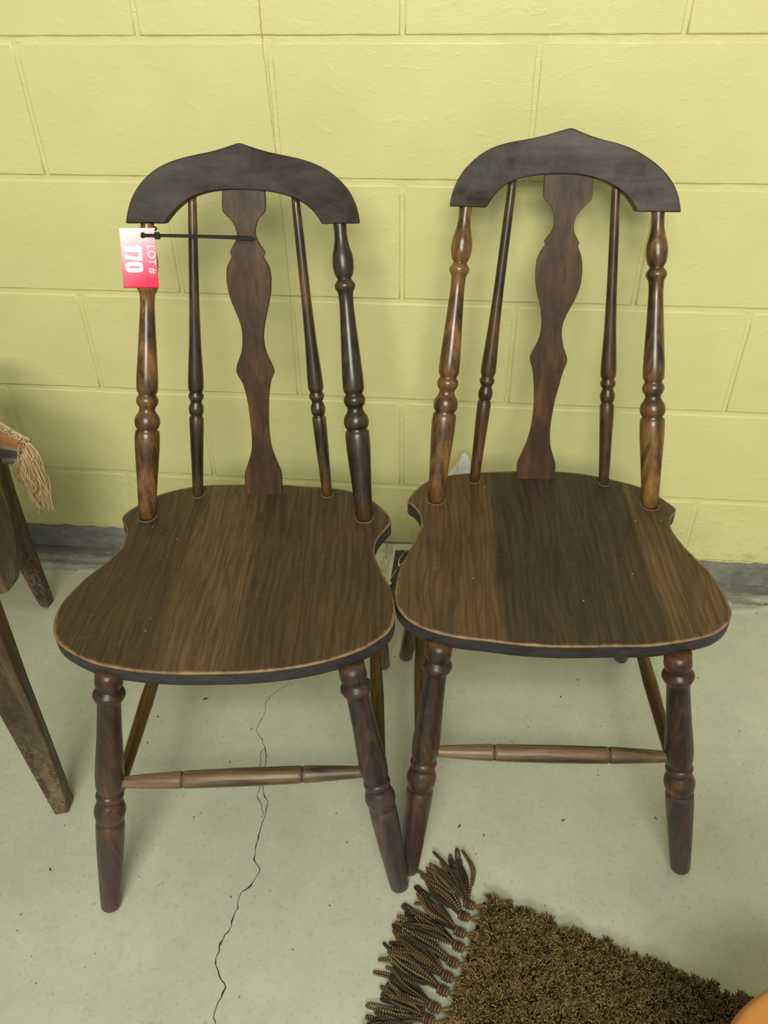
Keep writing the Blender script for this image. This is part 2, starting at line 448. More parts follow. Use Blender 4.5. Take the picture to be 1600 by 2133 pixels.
# hairline crack in the slab
def crack(P, w):
    P = catmull(P, 3); Q = []
    for i, p in enumerate(P): Q.append(p+RNG.normal(0, .0007, 2))
    V, F = [], []
    for i, p in enumerate(Q):
        a = Q[max(i-1, 0)]; b = Q[min(i+1, len(Q)-1)]; t = b-a; t = t/np.linalg.norm(t); nn = np.array([-t[1], t[0]])
        ww = w*(.45+abs(RNG.normal(0, .5)))
        V += [(*(p+nn*ww), .0004), (*(p-nn*ww), .0004)]
    for i in range(len(Q)-1): F.append((2*i, 2*i+1, 2*i+3, 2*i+2))
    return mesh_obj('crack', V, F, [mat_crack], fl)
crack([(-.1854, -.3588), (-.1985, -.3744), (-.2141, -.3921), (-.224, -.4148), (-.2193, -.43), (-.2224, -.4531), (-.2257, -.4721), (-.2208, -.4862), (-.2109, -.4961), (-.2084, -.503), (-.2027, -.512), (-.2074, -.524), (-.2049, -.5375), (-.1988, -.577), (-.1923, -.5925), (-.1926, -.6083), (-.185, -.62), (-.1782, -.6347), (-.1761, -.6465)], .00045)
crack([(-.2027, -.512), (-.196, -.5281), (-.1909, -.5762), (-.1831, -.6011), (-.173, -.622), (-.172, -.6461), (-.1741, -.6669), (-.1741, -.6842), (-.174, -.7039), (-.1687, -.7239), (-.1593, -.7324), (-.1589, -.7377), (-.1686, -.7621), (-.1805, -.776), (-.1793, -.7958), (-.1823, -.8131), (-.1816, -.825), (-.1894, -.8421), (-.1898, -.8581), (-.1913, -.8728), (-.1809, -.8903), (-.169, -.9051), (-.174, -.9232), (-.1736, -.9433), (-.1675, -.9506), (-.1649, -.9678), (-.16, -1.02)], .0008)

# ------------------------------------------------------------------ chairs
H = .4238; TH = .0262
CHAIRS = [{
 'pose': (-0.1903, -0.4653, 0.094), 
 
 'seat': [(-0.0547, 0.171), (-0.1057, 0.1687), (-0.1429, 0.1582), (-0.1709, 0.1436), (-0.1923, 0.1209), (-0.2113, 0.0987), (-0.2159, 0.077), (-0.2025, 0.0528), (-0.1968, 0.0323), (-0.1979, 0.004), (-0.2097, -0.0285), (-0.2296, -0.0647), (-0.2436, -0.1039), (-0.2471, -0.1319), (-0.2435, -0.1588), (-0.2334, -0.1805), (-0.2145, -0.1994), (-0.1876, -0.2157), (-0.1597, -0.2277), (-0.115, -0.2376), (-0.0693, -0.2424), (-0.0247, -0.2432), (0.034, -0.2411), (0.0865, -0.2342), (0.1302, -0.2226), (0.1714, -0.2046), (0.1954, -0.1861), (0.2107, -0.1691), (0.2176, -0.1473), (0.217, -0.1154), (0.2104, -0.0818), (0.2001, -0.0517), (0.1901, -0.0202), (0.1882, 0.0071), (0.1939, 0.0296), (0.2064, 0.0528), (0.2125, 0.0695), (0.2024, 0.0954), (0.1811, 0.1242), (0.1476, 0.1489), (0.1119, 0.16), (0.0524, 0.1673), (0.0125, 0.1711)], 
 'crest_out': [(-0.1631, 0.8382), (-0.1594, 0.8536), (-0.1528, 0.869), (-0.1427, 0.8829), (-0.1307, 0.8944), (-0.1151, 0.9046), (-0.0974, 0.9114), (-0.0773, 0.916), (-0.0573, 0.919), (-0.0421, 0.921), (-0.0268, 0.924), (-0.0126, 0.9279), (-0.0035, 0.9309), (0.0016, 0.9317), (0.0079, 0.9308), (0.0165, 0.9276), (0.0302, 0.9234), (0.0491, 0.9191), (0.0694, 0.9161), (0.0924, 0.9126), (0.1127, 0.9071), (0.1303, 0.899), (0.1453, 0.8882), (0.1577, 0.8755), (0.165, 0.8624), (0.1693, 0.848), (0.1708, 0.8355)], 
 'crest_in': [(-0.1111, 0.8334), (-0.1032, 0.8422), (-0.0971, 0.8481), (-0.0862, 0.8563), (-0.0756, 0.8627), (-0.0651, 0.8668), (-0.0521, 0.8703), (-0.0367, 0.8721), (-0.0213, 0.8731), (0.0019, 0.8732), (0.0303, 0.872), (0.051, 0.8695), (0.0716, 0.8651), (0.087, 0.8593), (0.0997, 0.8518), (0.1098, 0.8418), (0.1159, 0.8311)], 
 'sl': [(-0.0274, 0.8693), (-0.029, 0.8454), (-0.0199, 0.8355), (-0.0134, 0.8259), (-0.011, 0.8164), (-0.0129, 0.8068), (-0.0224, 0.7917), (-0.0212, 0.7839), (-0.0291, 0.7705), (-0.0314, 0.7531), (-0.029, 0.7305), (-0.0214, 0.7075), (-0.0153, 0.6894), (-0.0142, 0.6711), (-0.0171, 0.6499), (-0.0277, 0.6223), (-0.019, 0.6013), (-0.0139, 0.5763), (-0.0119, 0.5453), (-0.0112, 0.5166), (-0.0139, 0.4933), (-0.0239, 0.4667), (-0.0275, 0.4547), (-0.0281, 0.4243)], 
 'sr': [(0.0342, 0.8688), (0.0331, 0.8448), (0.0233, 0.8351), (0.018, 0.8245), (0.0162, 0.8138), (0.0209, 0.8017), (0.0288, 0.7895), (0.0262, 0.7827), (0.0333, 0.7699), (0.0354, 0.7526), (0.0328, 0.73), (0.0264, 0.7071), (0.0209, 0.6865), (0.0182, 0.6682), (0.0209, 0.647), (0.0312, 0.62), (0.0258, 0.6064), (0.0209, 0.5844), (0.0184, 0.5564), (0.0171, 0.5279), (0.0195, 0.4989), (0.0268, 0.4753), (0.033, 0.4559), (0.0316, 0.424)], 
 'pb': [(-0.1766, 0.0823, 0.4238), (0.1702, 0.0771, 0.4238)], 
 'sb': [(-0.1071, 0.1407, 0.4238), (0.1073, 0.1402, 0.4238)], 
 'pt': [(-0.1376, 0.2442, 0.8298), (0.1413, 0.2432, 0.83)], 
 'st': [(-0.0719, 0.2663, 0.8605), (0.0774, 0.2649, 0.8583)], 'foot': [(-0.2102, -0.3288, 0.0), (0.2235, -0.2979, 0.0)], 'lt': [(-0.1553, -0.2219, 0.3958), (0.1618, -0.2128, 0.3958)], 'rf': [None, (0.1946, 0.1477, 0.0)]}, {
 'pose': (0.2593, -0.3831, 0.0454), 
 
 'seat': [(0.0012, 0.1682), (-0.0589, 0.1637), (-0.119, 0.1564), (-0.159, 0.1456), (-0.1866, 0.1305), (-0.2077, 0.1024), (-0.2195, 0.0723), (-0.2124, 0.0629), (-0.2005, 0.0413), (-0.1963, 0.017), (-0.1995, -0.0068), (-0.2126, -0.0526), (-0.2249, -0.0958), (-0.2294, -0.1313), (-0.2288, -0.1602), (-0.223, -0.1808), (-0.208, -0.2004), (-0.1826, -0.2168), (-0.1455, -0.2279), (-0.1059, -0.2324), (-0.0637, -0.2376), (-0.0097, -0.2392), (0.0507, -0.2356), (0.1019, -0.2325), (0.1333, -0.2263), (0.1654, -0.2178), (0.1905, -0.2083), (0.2078, -0.1961), (0.2197, -0.1831), (0.2267, -0.17), (0.2284, -0.1546), (0.2276, -0.1279), (0.2239, -0.0985), (0.2152, -0.0697), (0.1999, -0.031), (0.1909, 0.0044), (0.1907, 0.026), (0.197, 0.0459), (0.2089, 0.0657), (0.199, 0.0859), (0.1791, 0.1144), (0.1524, 0.1336), (0.0982, 0.1557), (0.0602, 0.1648)], 
 'crest_out': [(-0.1658, 0.8435), (-0.1643, 0.8565), (-0.1584, 0.8736), (-0.1492, 0.8878), (-0.1371, 0.8994), (-0.1222, 0.9096), (-0.1059, 0.9174), (-0.0838, 0.9219), (-0.0588, 0.9244), (-0.0368, 0.9276), (-0.0178, 0.9327), (-0.0044, 0.9365), (0.0058, 0.9379), (0.0162, 0.935), (0.0318, 0.9286), (0.0513, 0.9234), (0.073, 0.9205), (0.0921, 0.9148), (0.1115, 0.9059), (0.1282, 0.8966), (0.1439, 0.8841), (0.1559, 0.8703), (0.1635, 0.8548), (0.1675, 0.8372)], 
 'crest_in': [(-0.1113, 0.8382), (-0.1035, 0.8514), (-0.0927, 0.8628), (-0.079, 0.8706), (-0.0609, 0.8758), (-0.0413, 0.8784), (-0.0188, 0.8794), (0.0036, 0.8796), (0.0204, 0.8789), (0.0428, 0.8758), (0.0654, 0.8691), (0.0812, 0.8609), (0.0944, 0.8515), (0.1021, 0.843), (0.1086, 0.8332)], 
 'sl': [(-0.0271, 0.8753), (-0.0262, 0.8482), (-0.0163, 0.838), (-0.0106, 0.8277), (-0.0079, 0.816), (-0.0105, 0.8028), (-0.0203, 0.7895), (-0.0184, 0.7837), (-0.0254, 0.7735), (-0.03, 0.7586), (-0.0297, 0.7353), (-0.0258, 0.716), (-0.0192, 0.6964), (-0.0155, 0.6765), (-0.0154, 0.6593), (-0.0194, 0.6418), (-0.0293, 0.6196), (-0.0238, 0.6003), (-0.0198, 0.5762), (-0.0177, 0.5486), (-0.0185, 0.5173), (-0.0233, 0.4886), (-0.0312, 0.4658), (-0.0379, 0.446), (-0.0368, 0.4212)], 
 'sr': [(0.043, 0.8729), (0.0438, 0.8466), (0.0323, 0.8343), (0.0235, 0.8226), (0.0211, 0.8122), (0.0234, 0.8004), (0.0312, 0.7877), (0.0304, 0.7818), (0.0372, 0.7658), (0.0399, 0.7441), (0.0383, 0.7248), (0.032, 0.7053), (0.022, 0.6855), (0.0173, 0.6711), (0.0173, 0.6539), (0.0219, 0.6364), (0.0292, 0.6174), (0.0239, 0.598), (0.0197, 0.5768), (0.0154, 0.5553), (0.0128, 0.5304), (0.0116, 0.5084), (0.0137, 0.4829), (0.0201, 0.4636), (0.0258, 0.4458), (0.0246, 0.4226)], 
 'pb': [(-0.1738, 0.0759, 0.4238), (0.1698, 0.0753, 0.4238)], 
 'sb': [(-0.1092, 0.1335, 0.4238), (0.1065, 0.1349, 0.4238)], 
 'pt': [(-0.1417, 0.245, 0.837), (0.1396, 0.2441, 0.8314)], 
 'st': [(-0.0737, 0.2679, 0.8677), (0.0776, 0.2661, 0.8631)], 'foot': [(-0.2023, -0.3221, 0.0), (0.2171, -0.2978, 0.0)], 'lt': [(-0.1671, -0.2213, 0.3958), (0.1471, -0.2267, 0.3958)], 'rf': [(-0.2226, 0.1188, 0.0), None]}]

POST = [(-.0023, .0135), (.0545, .0141), (.1205, .0154), (.1858, .0171), (.2504, .0187), (.2951, .0190), (.3142, .0182), (.3207, .0149), (.3270, .0170), (.3350, .0186), (.346, .0194), (.3560, .0190), (.3648, .0182), (.3774, .0145), (.39, .0117), (.4000, .0124), (.4060, .0146), (.4118, .0158), (.4190, .0166), (.4243, .0168), (.4320, .0160), (.44, .0134), (.4461, .0130), (.4540, .0154), (.4646, .0162), (.5014, .0161), (.5625, .0147), (.6229, .0132), (.6827, .0118), (.7418, .0106), (.7767, .0111), (.7855, .0120), (.7910, .0136), (.7972, .0150), (.8050, .0157), (.8117, .0147), (.8180, .0126), (.8240, .0104), (.8281, .0103), (.8380, .0132), (.8466, .0143), (.8600, .0154), (.8752, .0158), (.8900, .0155), (.9037, .0146), (.9200, .0125), (.9379, .0107), (.9550, .0095), (.9718, .0091), (.9969, .0095), (1.02, .0095)]
SPIN = [(-.0027, .0083), (.0389, .0088), (.1071, .0094), (.1742, .0102), (.2402, .0110), (.2857, .0113), (.2920, .0104), (.2954, .0084), (.3018, .0103), (.3146, .0117), (.3230, .0118), (.3306, .0111), (.3400, .0092), (.3466, .0085), (.3529, .0100), (.3580, .0116), (.3656, .0121), (.3710, .0116), (.3760, .0099), (.3814, .0099), (.3900, .0118), (.4002, .0123), (.4300, .0120), (.4624, .0112), (.5537, .0091), (.6722, .0077), (.7868, .0072), (.898, .0069), (.9791, .0063), (1.02, .0055)]
LEG = [(0., .0125), (.003, .0138), (.0221, .0146), (.11, .0163), (.2172, .0182), (.3212, .0196), (.3700, .0200), (.3923, .0198), (.4000, .0188), (.4060, .0171), (.4122, .0189), (.4220, .0202), (.432, .0208), (.4440, .0217), (.4567, .0217), (.4700, .0203), (.4814, .0188), (.4900, .0172), (.499, .0153), (.5060, .0178), (.5108, .0188), (.5160, .0192), (.5230, .0190), (.5290, .0176), (.5350, .0157), (.5448, .0178), (.5688, .0193), (.6068, .0198), (.6631, .0188), (.7552, .0168), (.8445, .0156), (.8968, .0152), (.9038, .0162), (.9120, .0190), (.9185, .0200), (.9260, .0212), (.9340, .0208), (.9420, .0190), (.9480, .0172), (.9530, .0152), (.9615, .0173), (.9740, .0181), (.9828, .0183), (.9940, .0177), (1.06, .0160)]
def crest_y(x, z): return .262+.27*(z-.87)-1.0*x*x
def splat_y(z): return .1423+(z-.424)*.275

def make_seat(pts, top, parent):
    P = catmull(pts, 4, True)[:-1]
    P = P if True else P
    n = len(P)
    def offset(Q, d):
        a = np.roll(Q, 1, 0); b = np.roll(Q, -1, 0); t = b-a; t /= np.linalg.norm(t, axis=1)[:, None]
        nn = np.stack([t[:, 1], -t[:, 0]], 1)
        area2 = np.sum(Q[:, 0]*np.roll(Q[:, 1], -1)-np.roll(Q[:, 0], -1)*Q[:, 1])
        if area2 < 0: nn = -nn            # nn points outwards
        R = Q-nn*d
        for _ in range(2): R = R*.6+(np.roll(R, 1, 0)+np.roll(R, -1, 0))*.2
        return R
    rings = [(.013, H, -.30, 0), (.009, H, -.02, 0), (.006, H-.0001, .25, 0), (.0025, H-.0003, .62, 0), (.0010, H-.0009, .95, 0), (.0, H-.0020, 1., 0), (-.0001, H-.0034, .8, 1), (.0, H-TH*.6, 0., 1), (.0006, H-TH+.003, 0., 1), (.003, H-TH, 0., 1), (.02, H-TH, 0., 1)]
    V, F, fm, W = [], [], [], []
    for (d, z, w, _) in rings:
        Q = (P-P.mean(0))*(1-d/.19)+P.mean(0) if d > .0015 else P-0
        for q in Q: V.append((q[0], q[1], z)); W.append(w)
    cw = np.sum(P[:, 0]*np.roll(P[:, 1], -1)-np.roll(P[:, 0], -1)*P[:, 1]) < 0
    for i in range(len(rings)-1):
        for k in range(n):
            k2 = (k+1) % n
            f = (i*n+k, (i+1)*n+k, (i+1)*n+k2, i*n+k2)
            F.append(tuple(reversed(f)) if cw else f); fm.append(1 if rings[i][3] else 0)
    tf = tuple(range(n)); bf = tuple((len(rings)-1)*n+k for k in range(n))
    F.append(tuple(reversed(tf)) if cw else tf); fm.append(0)
    F.append(bf if cw else tuple(reversed(bf))); fm.append(1)
    o = mesh_obj('seat', V, F, [top, mat_side], parent, True, fm)
    at = o.data.attributes.new('wear', 'FLOAT', 'POINT'); at.data.foreach_set('value', W)
    for p in o.data.polygons[-2:]: p.use_smooth = False
    return o

def strip_solid(name, A, B, front, thick, mats, parent, bev=.0018, cross=6, tilt=0.):
    """board between edge curves A and B (x,z), front surface y=front(x,z), thick behind"""
    n = len(A); V, F = [], []
    for side in (0, 1):
        for i in range(n):
            for j in range(cross+1):
                p = A[i]*(1-j/cross)+B[i]*(j/cross)
                V.append((p[0], front(p[0], p[1])+side*thick, p[1]-side*thick*tilt))
    c = cross+1; off = n*c
    idx = lambda s, i, j: s*off+i*c+j
    for i in range(n-1):
        for j in range(cross):
            F.append((idx(0, i, j), idx(0, i+1, j), idx(0, i+1, j+1), idx(0, i, j+1)))
            F.append((idx(1, i, j), idx(1, i, j+1), idx(1, i+1, j+1), idx(1, i+1, j)))
        F.append((idx(0, i, 0), idx(1, i, 0), idx(1, i+1, 0), idx(0, i+1, 0)))
        F.append((idx(0, i, cross), idx(0, i+1, cross), idx(1, i+1, cross), idx(1, i, cross)))
    for j in range(cross):
        F.append((idx(0, 0, j), idx(0, 0, j+1), idx(1, 0, j+1), idx(1, 0, j)))
        F.append((idx(0, n-1, j), idx(1, n-1, j), idx(1, n-1, j+1), idx(0, n-1, j+1)))
    o = mesh_obj(name, V, F, mats, parent)
    bm = bmesh.new(); bm.from_mesh(o.data); bmesh.ops.recalc_face_normals(bm, faces=bm.faces)
    for e in bm.edges:
        if len(e.link_faces) == 2 and e.calc_face_angle() > .7: e.smooth = False
    bm.to_mesh(o.data); bm.free()
    return bevel(o, bev, 2, 50)

def splat_curves(L, R):
    def prep(P):
        P = np.array(sorted(P, key=lambda p: -p[1])); return P
    L, R = prep(L), prep(R)
    zs = np.linspace(.886, .420, 110)
    zs = np.array(sorted(set(list(zs)+[p[1] for p in L]+[p[1] for p in R]), reverse=True))
    Lc, Rc = catmull(L, 5), catmull(R, 5)
    xl = np.interp(-zs, -Lc[:, 1], Lc[:, 0]); xr = np.interp(-zs, -Rc[:, 1], Rc[:, 0])
    return np.stack([xl, zs], 1), np.stack([xr, zs], 1)

def make_chair(d, label, mats):
    X, Y, th = d['pose']
    t = thing('wooden_chair', label, 'chair', (X, Y, 0), th, 'pair of dark wooden chairs against the yellow wall')
    make_seat(d['seat'], mats['seat'], t)
    # turned legs: front pair, rear pair
    tops = []
    for s in (0, 1):
        a = np.array(d['foot'][s]); b = np.array(d['lt'][s]); b2 = a+(b-a)*((H-TH+.006)/b[2])
        a = a+np.array([0, 0, .0035])*1
        prof = [(tt*b[2]/(H-TH+.006), r) for tt, r in LEG if tt*b[2] <= H-TH+.006]
        lathe('leg', a, b2, prof+[(1., prof[-1][1])], [mats['leg'][s]], t)
        sg = -1 if s == 0 else 1
        ra = np.array(d['rf'][s]) if d['rf'][s] else np.array([sg*.206, .134, 0.])
        rb = np.array([sg*.158, .092, H-TH+.004])
        lathe('leg', ra+np.array([0, 0, .0015]), rb, [(0, .0118), (.006, .0132), (.15, .0155), (.4, .0190), (.62, .0192), (.85, .0165), (1, .0160)], [mats['rear']], t)
        # side stretcher
        zf_, zr = .165, .175
        fa = a+(b2-a)*(zf_/(H-TH+.006)); ra2 = ra+(rb-ra)*(zr/(H-TH+.004))
        lathe('stretcher', fa, ra2, [(0.02, .0075), (.15, .0088), (.5, .0112), (.85, .0088), (.98, .0075)], [mat_side_rung], t, 20)
        # back post, spindle
        pb = np.array(d['pb'][s])+np.array([0, 0, 0]); pt = np.array(d['pt'][s])
        lathe('back_post', pb, pt, [(q, r) for q, r in POST], [mats['post'][s]], t)
        sb = np.array(d['sb'][s]); st = np.array(d['st'][s])
        lathe('spindle', sb, st, [(q, r) for q, r in SPIN], [mats['spindle']], t, 22)
        for c, r in ((pb, .0142), (sb, .0090)):
            th_ = np.linspace(0, 2*np.pi, 25)
            Vt, Ft = tube(np.stack([c[0]+r*np.cos(th_), c[1]+r*1.04*np.sin(th_), np.full(25, H+.0002)], 1), .0007, 5)
            g = fast_mesh('glue_ring', Vt, Ft, [mat_grime], t)
    # front stretcher with two scored grooves
    f = [np.array(p) for p in d['foot']]; l = [np.array(p) for p in d['lt']]
    e = [f[s]+(l[s]-f[s])*(.2256/l[s][2]) for s in (0, 1)]
    lathe('stretcher', e[0], e[1], [(.03, .0072), (.06, .0082), (.12, .0096), (.20, .0110), (.262, .0119), (.268, .0118), (.2715, .0106), (.2765, .0106), (.280, .0118), (.29, .0121), (.5, .0127), (.71, .0121), (.720, .0118), (.7235, .0106), (.7285, .0106), (.732, .0118), (.74, .0119), (.80, .0110), (.88, .0096), (.94, .0082), (.97, .0072)], [mat_rung], t, 24)
    for q in (.274, .726):
        c = e[0]+(e[1]-e[0])*q; u = (e[1]-e[0])/np.linalg.norm(e[1]-e[0])
        lathe('groove', c-u*.0012, c+u*.0012, [(0, .01075), (1, .01075)], [mat_side], t, 20)
    # splat
    A, B = splat_curves(d['sl'], d['sr'])
    strip_solid('splat', A, B, lambda x, z: splat_y(z), .010, [mats['splat']], t, .0012, 4, .2)
    # crest rail
    co = d['crest_out']; tip = max(range(len(co)), key=lambda i: co[i][1])
    Oc = resample(catmull(smooth_open(co, 1, (tip, 0, len(co)-1)), 6), 90); Ic = resample(catmull(smooth_open(d['crest_in'], 1), 6), 90)
    strip_solid('crest_rail', Oc, Ic, crest_y, .022, [mats['crest']], t, .0022, 8, .27)
    return t

chair_a = make_chair(CHAIRS[0], 'dark wooden splat-back chair with the pink lot tag zip-tied to its back post',
    dict(seat=mat_seat_a, leg=[mat_leg2, mat_leg], rear=mat_post_dark, post=[mat_post_worn, mat_post_dark], spindle=mat_post_dark, splat=mat_splat, crest=mat_crest_a))
chair_b = make_chair(CHAIRS[1], 'wooden splat-back chair without a tag, beside the shaggy rug, amber worn posts',
    dict(seat=mat_seat_b, leg=[mat_leg2, mat_leg2], rear=mat_post_dark, post=[mat_post_worn, mat_post_worn], spindle=wood('warm_spindle_wood', 2, (.016, .009, .005), (.055, .026, .012), (.15, .07, .022), .45, .8, .3, seed=15, coat=.3), splat=mat_splat, crest=mat_crest_b))

# ------------------------------------------------------------------ lot tag and zip tie (built in the left chair's frame, placed in the world)
X, Y, TH_A = CHAIRS[0]['pose']
RA = Matrix.Translation((X, Y, 0)) @ Matrix.Rotation(TH_A, 4, 'Z')
c4 = [Vector(p) for p in ((-.1690, .2140, .8358), (-.1186, .2139, .8354), (-.1238, .1977, .7545), (-.1751, .1978, .7549))]
def tagp(u, v, dy=0.):   # u 0..1 across, v 0..1 down
    p = c4[0]*(1-u)*(1-v)+c4[1]*u*(1-v)+c4[2]*u*v+c4[3]*(1-u)*v
    return RA @ (p+Vector((0, dy, 0)))
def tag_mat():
    N = NT('pink_to_red_card')
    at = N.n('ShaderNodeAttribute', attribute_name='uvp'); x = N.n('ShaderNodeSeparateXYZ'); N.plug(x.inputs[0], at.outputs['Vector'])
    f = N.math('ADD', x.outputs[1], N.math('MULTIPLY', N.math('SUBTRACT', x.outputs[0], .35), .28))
    c = N.ramp(f, [(.0, (.95, .80, .84)), (.22, (.94, .62, .69)), (.45, (.91, .36, .46)), (.72, (.84, .14, .23)), (1., (.78, .04, .10))])  # card colour runs from pale pink at upper left to red below
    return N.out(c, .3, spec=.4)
V, F, UV = [], [], []
nu, nv = 20, 28
hu, hv, hr = .655, .118, .040
for s in (0, 1):
    for j in range(nv+1):
        for i in range(nu+1):
            V.append(tagp(i/nu, j/nv, s*.0006)); UV.append((i/nu, j/nv, 0))
ix = lambda s, i, j: s*(nu+1)*(nv+1)+j*(nu+1)+i
for j in range(nv):
    for i in range(nu):
        cu, cv = (i+.5)/nu, (j+.5)/nv
        if abs(cu-hu) < .13 and abs(cv-hv) < .08: continue       # filled by the punched ring below
        F.append((ix(0, i, j), ix(0, i, j+1), ix(0, i+1, j+1), ix(0, i+1, j))); F.append((ix(1, i, j), ix(1, i+1, j), ix(1, i+1, j+1), ix(1, i, j+1)))
for j in range(nv): F += [(ix(0, 0, j), ix(1, 0, j), ix(1, 0, j+1), ix(0, 0, j+1)), (ix(0, nu, j), ix(0, nu, j+1), ix(1, nu, j+1), ix(1, nu, j))]
for i in range(nu): F += [(ix(0, i, 0), ix(0, i+1, 0), ix(1, i+1, 0), ix(1, i, 0)), (ix(0, i, nv), ix(1, i, nv), ix(1, i+1, nv), ix(0, i+1, nv))]
# ring of card around the punched hole
cells = [(i, j) for j in range(nv) for i in range(nu) if abs((i+.5)/nu-hu) < .13 and abs((j+.5)/nv-hv) < .08]
u0 = min(c[0] for c in cells)/nu; u1 = (max(c[0] for c in cells)+1)/nu; v0 = min(c[1] for c in cells)/nv; v1 = (max(c[1] for c in cells)+1)/nv
for s in (0, 1):
    b0 = len(V); K = 32
    for k in range(K):
        a = 2*math.pi*k/K; cx, cy = math.cos(a), math.sin(a)
        V.append(tagp(hu+.082*cx, hv+.050*cy, s*.0006)); UV.append((hu, hv, 0))
        m = 1/max(abs(cx), abs(cy)); sx = (cx*m+1)/2; sy = (cy*m+1)/2
        V.append(tagp(u0+(u1-u0)*sx, v0+(v1-v0)*sy, s*.0006)); UV.append((hu, hv, 0))
    for k in range(K):
        k2 = (k+1) % K; F.append((b0+2*k, b0+2*k+1, b0+2*k2+1, b0+2*k2))
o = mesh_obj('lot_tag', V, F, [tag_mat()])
at = o.data.attributes.new('uvp', 'FLOAT_VECTOR', 'POINT'); at.data.foreach_set('vector', [c for p in UV for c in p])
tag(o, 'pink and red card tag reading LOT # 170, hanging in front of the left chair post', 'tag')
lot_tag = o
mat_ink = NT('white_print').out((.92, .93, .93), .4)
def lettering(name, body, u0, u1, v0, v1, bold):
    cu = bpy.data.curves.new(name, 'FONT'); cu.body = body; cu.size = 1; cu.offset = bold; cu.resolution_u = 6
    ob = bpy.data.objects.new(name, cu); COL.objects.link(ob)
    dg = bpy.context.evaluated_depsgraph_get(); me = bpy.data.meshes.new_from_object(ob.evaluated_get(dg))
    COL.objects.unlink(ob); bpy.data.objects.remove(ob)
    co = np.array([v.co[:] for v in me.vertices]); mn = co.min(0); mx = co.max(0)
    for v in me.vertices:
        a = (v.co.x-mn[0])/(mx[0]-mn[0]); b = (v.co.y-mn[1])/(mx[1]-mn[1])
        v.co = tagp(u0+(u1-u0)*b, v0+(v1-v0)*a, -.0003)   # text runs downwards
    me.materials.clear(); me.materials.append(mat_ink)
    return link(bpy.data.objects.new(name, me), lot_tag)
def digits():
    polys = [([(.055, 0), (.255, 0), (.255, 1), (.10, 1), (.0, .80), (.0, .66), (.055, .70)], None),
             ([(.34, 0), (.50, 0), (.575, .80), (.575, 1), (.275, 1), (.275, .78), (.44, .78)], None)]
    V, F = [], []
    for P, _ in polys:
        b = len(V); V += [tagp(.10+.50*y, .27+.465*x, -.0003) for x, y in P]
        if P[0][0] < .1: F += [(b, b+1, b+2, b+3, b+6), (b+3, b+4, b+5, b+6)]
        else: F += [(b, b+1, b+2, b+6), (b+2, b+3, b+4, b+5), (b+2, b+5, b+6)]
    b = len(V); K = 32
    for k in range(K):
        a = 2*math.pi*k/K; c, s_ = math.cos(a), math.sin(a)
        sx = math.copysign(abs(c)**.6, c); sy = math.copysign(abs(s_)**.6, s_)
        for wx, wy in ((.195, .5), (.030, .33)):
            V.append(tagp(.10+.50*(.5+wy*sy), .27+.465*(.805+wx*sx), -.0003))
    for k in range(K): k2 = (k+1) % K; F.append((b+2*k, b+2*k+1, b+2*k2+1, b+2*k2))
    mesh_obj('number_print', V, F, [mat_ink], lot_tag, False)
digits()
lettering('lot_print', 'LOT #', .735, .975, .29, .755, .0)

mat_tie = NT('black_nylon').out((.012, .014, .016), .32, spec=.5)
P = [RA @ Vector(p) for p in ((-.1351, .2095, .8267), (-.1151, .2090, .8265), (-.0622, .2200, .8215), (.0064, .2370, .8131), (.0162, .2400, .8116))]
wd = [.0022, .0022, .0024, .0028, .0009]
V, F = [], []
pts = catmull([(*p, w) for p, w in zip(P, wd)], 6)
for p in pts:
    for dz, dy in ((-1, -.0006), (1, -.0006), (1, .0006), (-1, .0006)): V.append((p[0], p[1]+dy, p[2]+dz*p[3]))
for i in range(len(pts)-1):
    for k in range(4): F.append((4*i+k, 4*i+(k+1) % 4, 4*i+4+(k+1) % 4, 4*i+4+k))
F += [(3, 2, 1, 0), tuple(len(V)-4+k for k in range(4))]
zt = thing('zip_tie', 'black plastic zip tie, its tail reaching from the pink tag across the splat', 'zip tie', tuple(P[0]))
def rel(o, parent):      # parent keeping the world place
    o.parent = parent; o.matrix_parent_inverse = Matrix.Translation(parent.location).inverted() if parent.rotation_euler.z == 0 else parent.matrix_basis.inverted()
    return o
rel(mesh_obj('strap', V, F, [mat_tie], None, False), zt)
hd = RA @ Vector((-.1151, .2080, .8265)); b = .0036
V = [(hd[0]+sx*b, hd[1]+sy*.0026, hd[2]+sz*.0046) for sx in (-1, 1) for sy in (-1, 1) for sz in (-1, 1)]
rel(bevel(mesh_obj('lock_head', V, [(0, 1, 3, 2), (4, 6, 7, 5), (0, 4, 5, 1), (2, 3, 7, 6), (0, 2, 6, 4), (1, 5, 7, 3)], [mat_tie], None, False), .0006), zt)
# loop of the tie round the post behind the tag
pc = np.array(CHAIRS[0]['pb'][0]); ptp = np.array(CHAIRS[0]['pt'][0]); q = (.827-pc[2])/(ptp[2]-pc[2]); cc = pc+(ptp-pc)*q
lp = []
for k in range(29):
    a = -math.pi/2+2*math.pi*k/28
    y = cc[1]+.0128*math.sin(a); x = cc[0]+.0128*math.cos(a)
    if k in (0, 28): y = .2100
    elif k in (1, 27): y = min(y, .222)
    lp.append(RA @ Vector((x, y, .827-.002)))
Vt, Ft = tube(np.array(lp), .0013, 6)
rel(fast_mesh('loop', Vt, Ft, [mat_tie], None), zt)

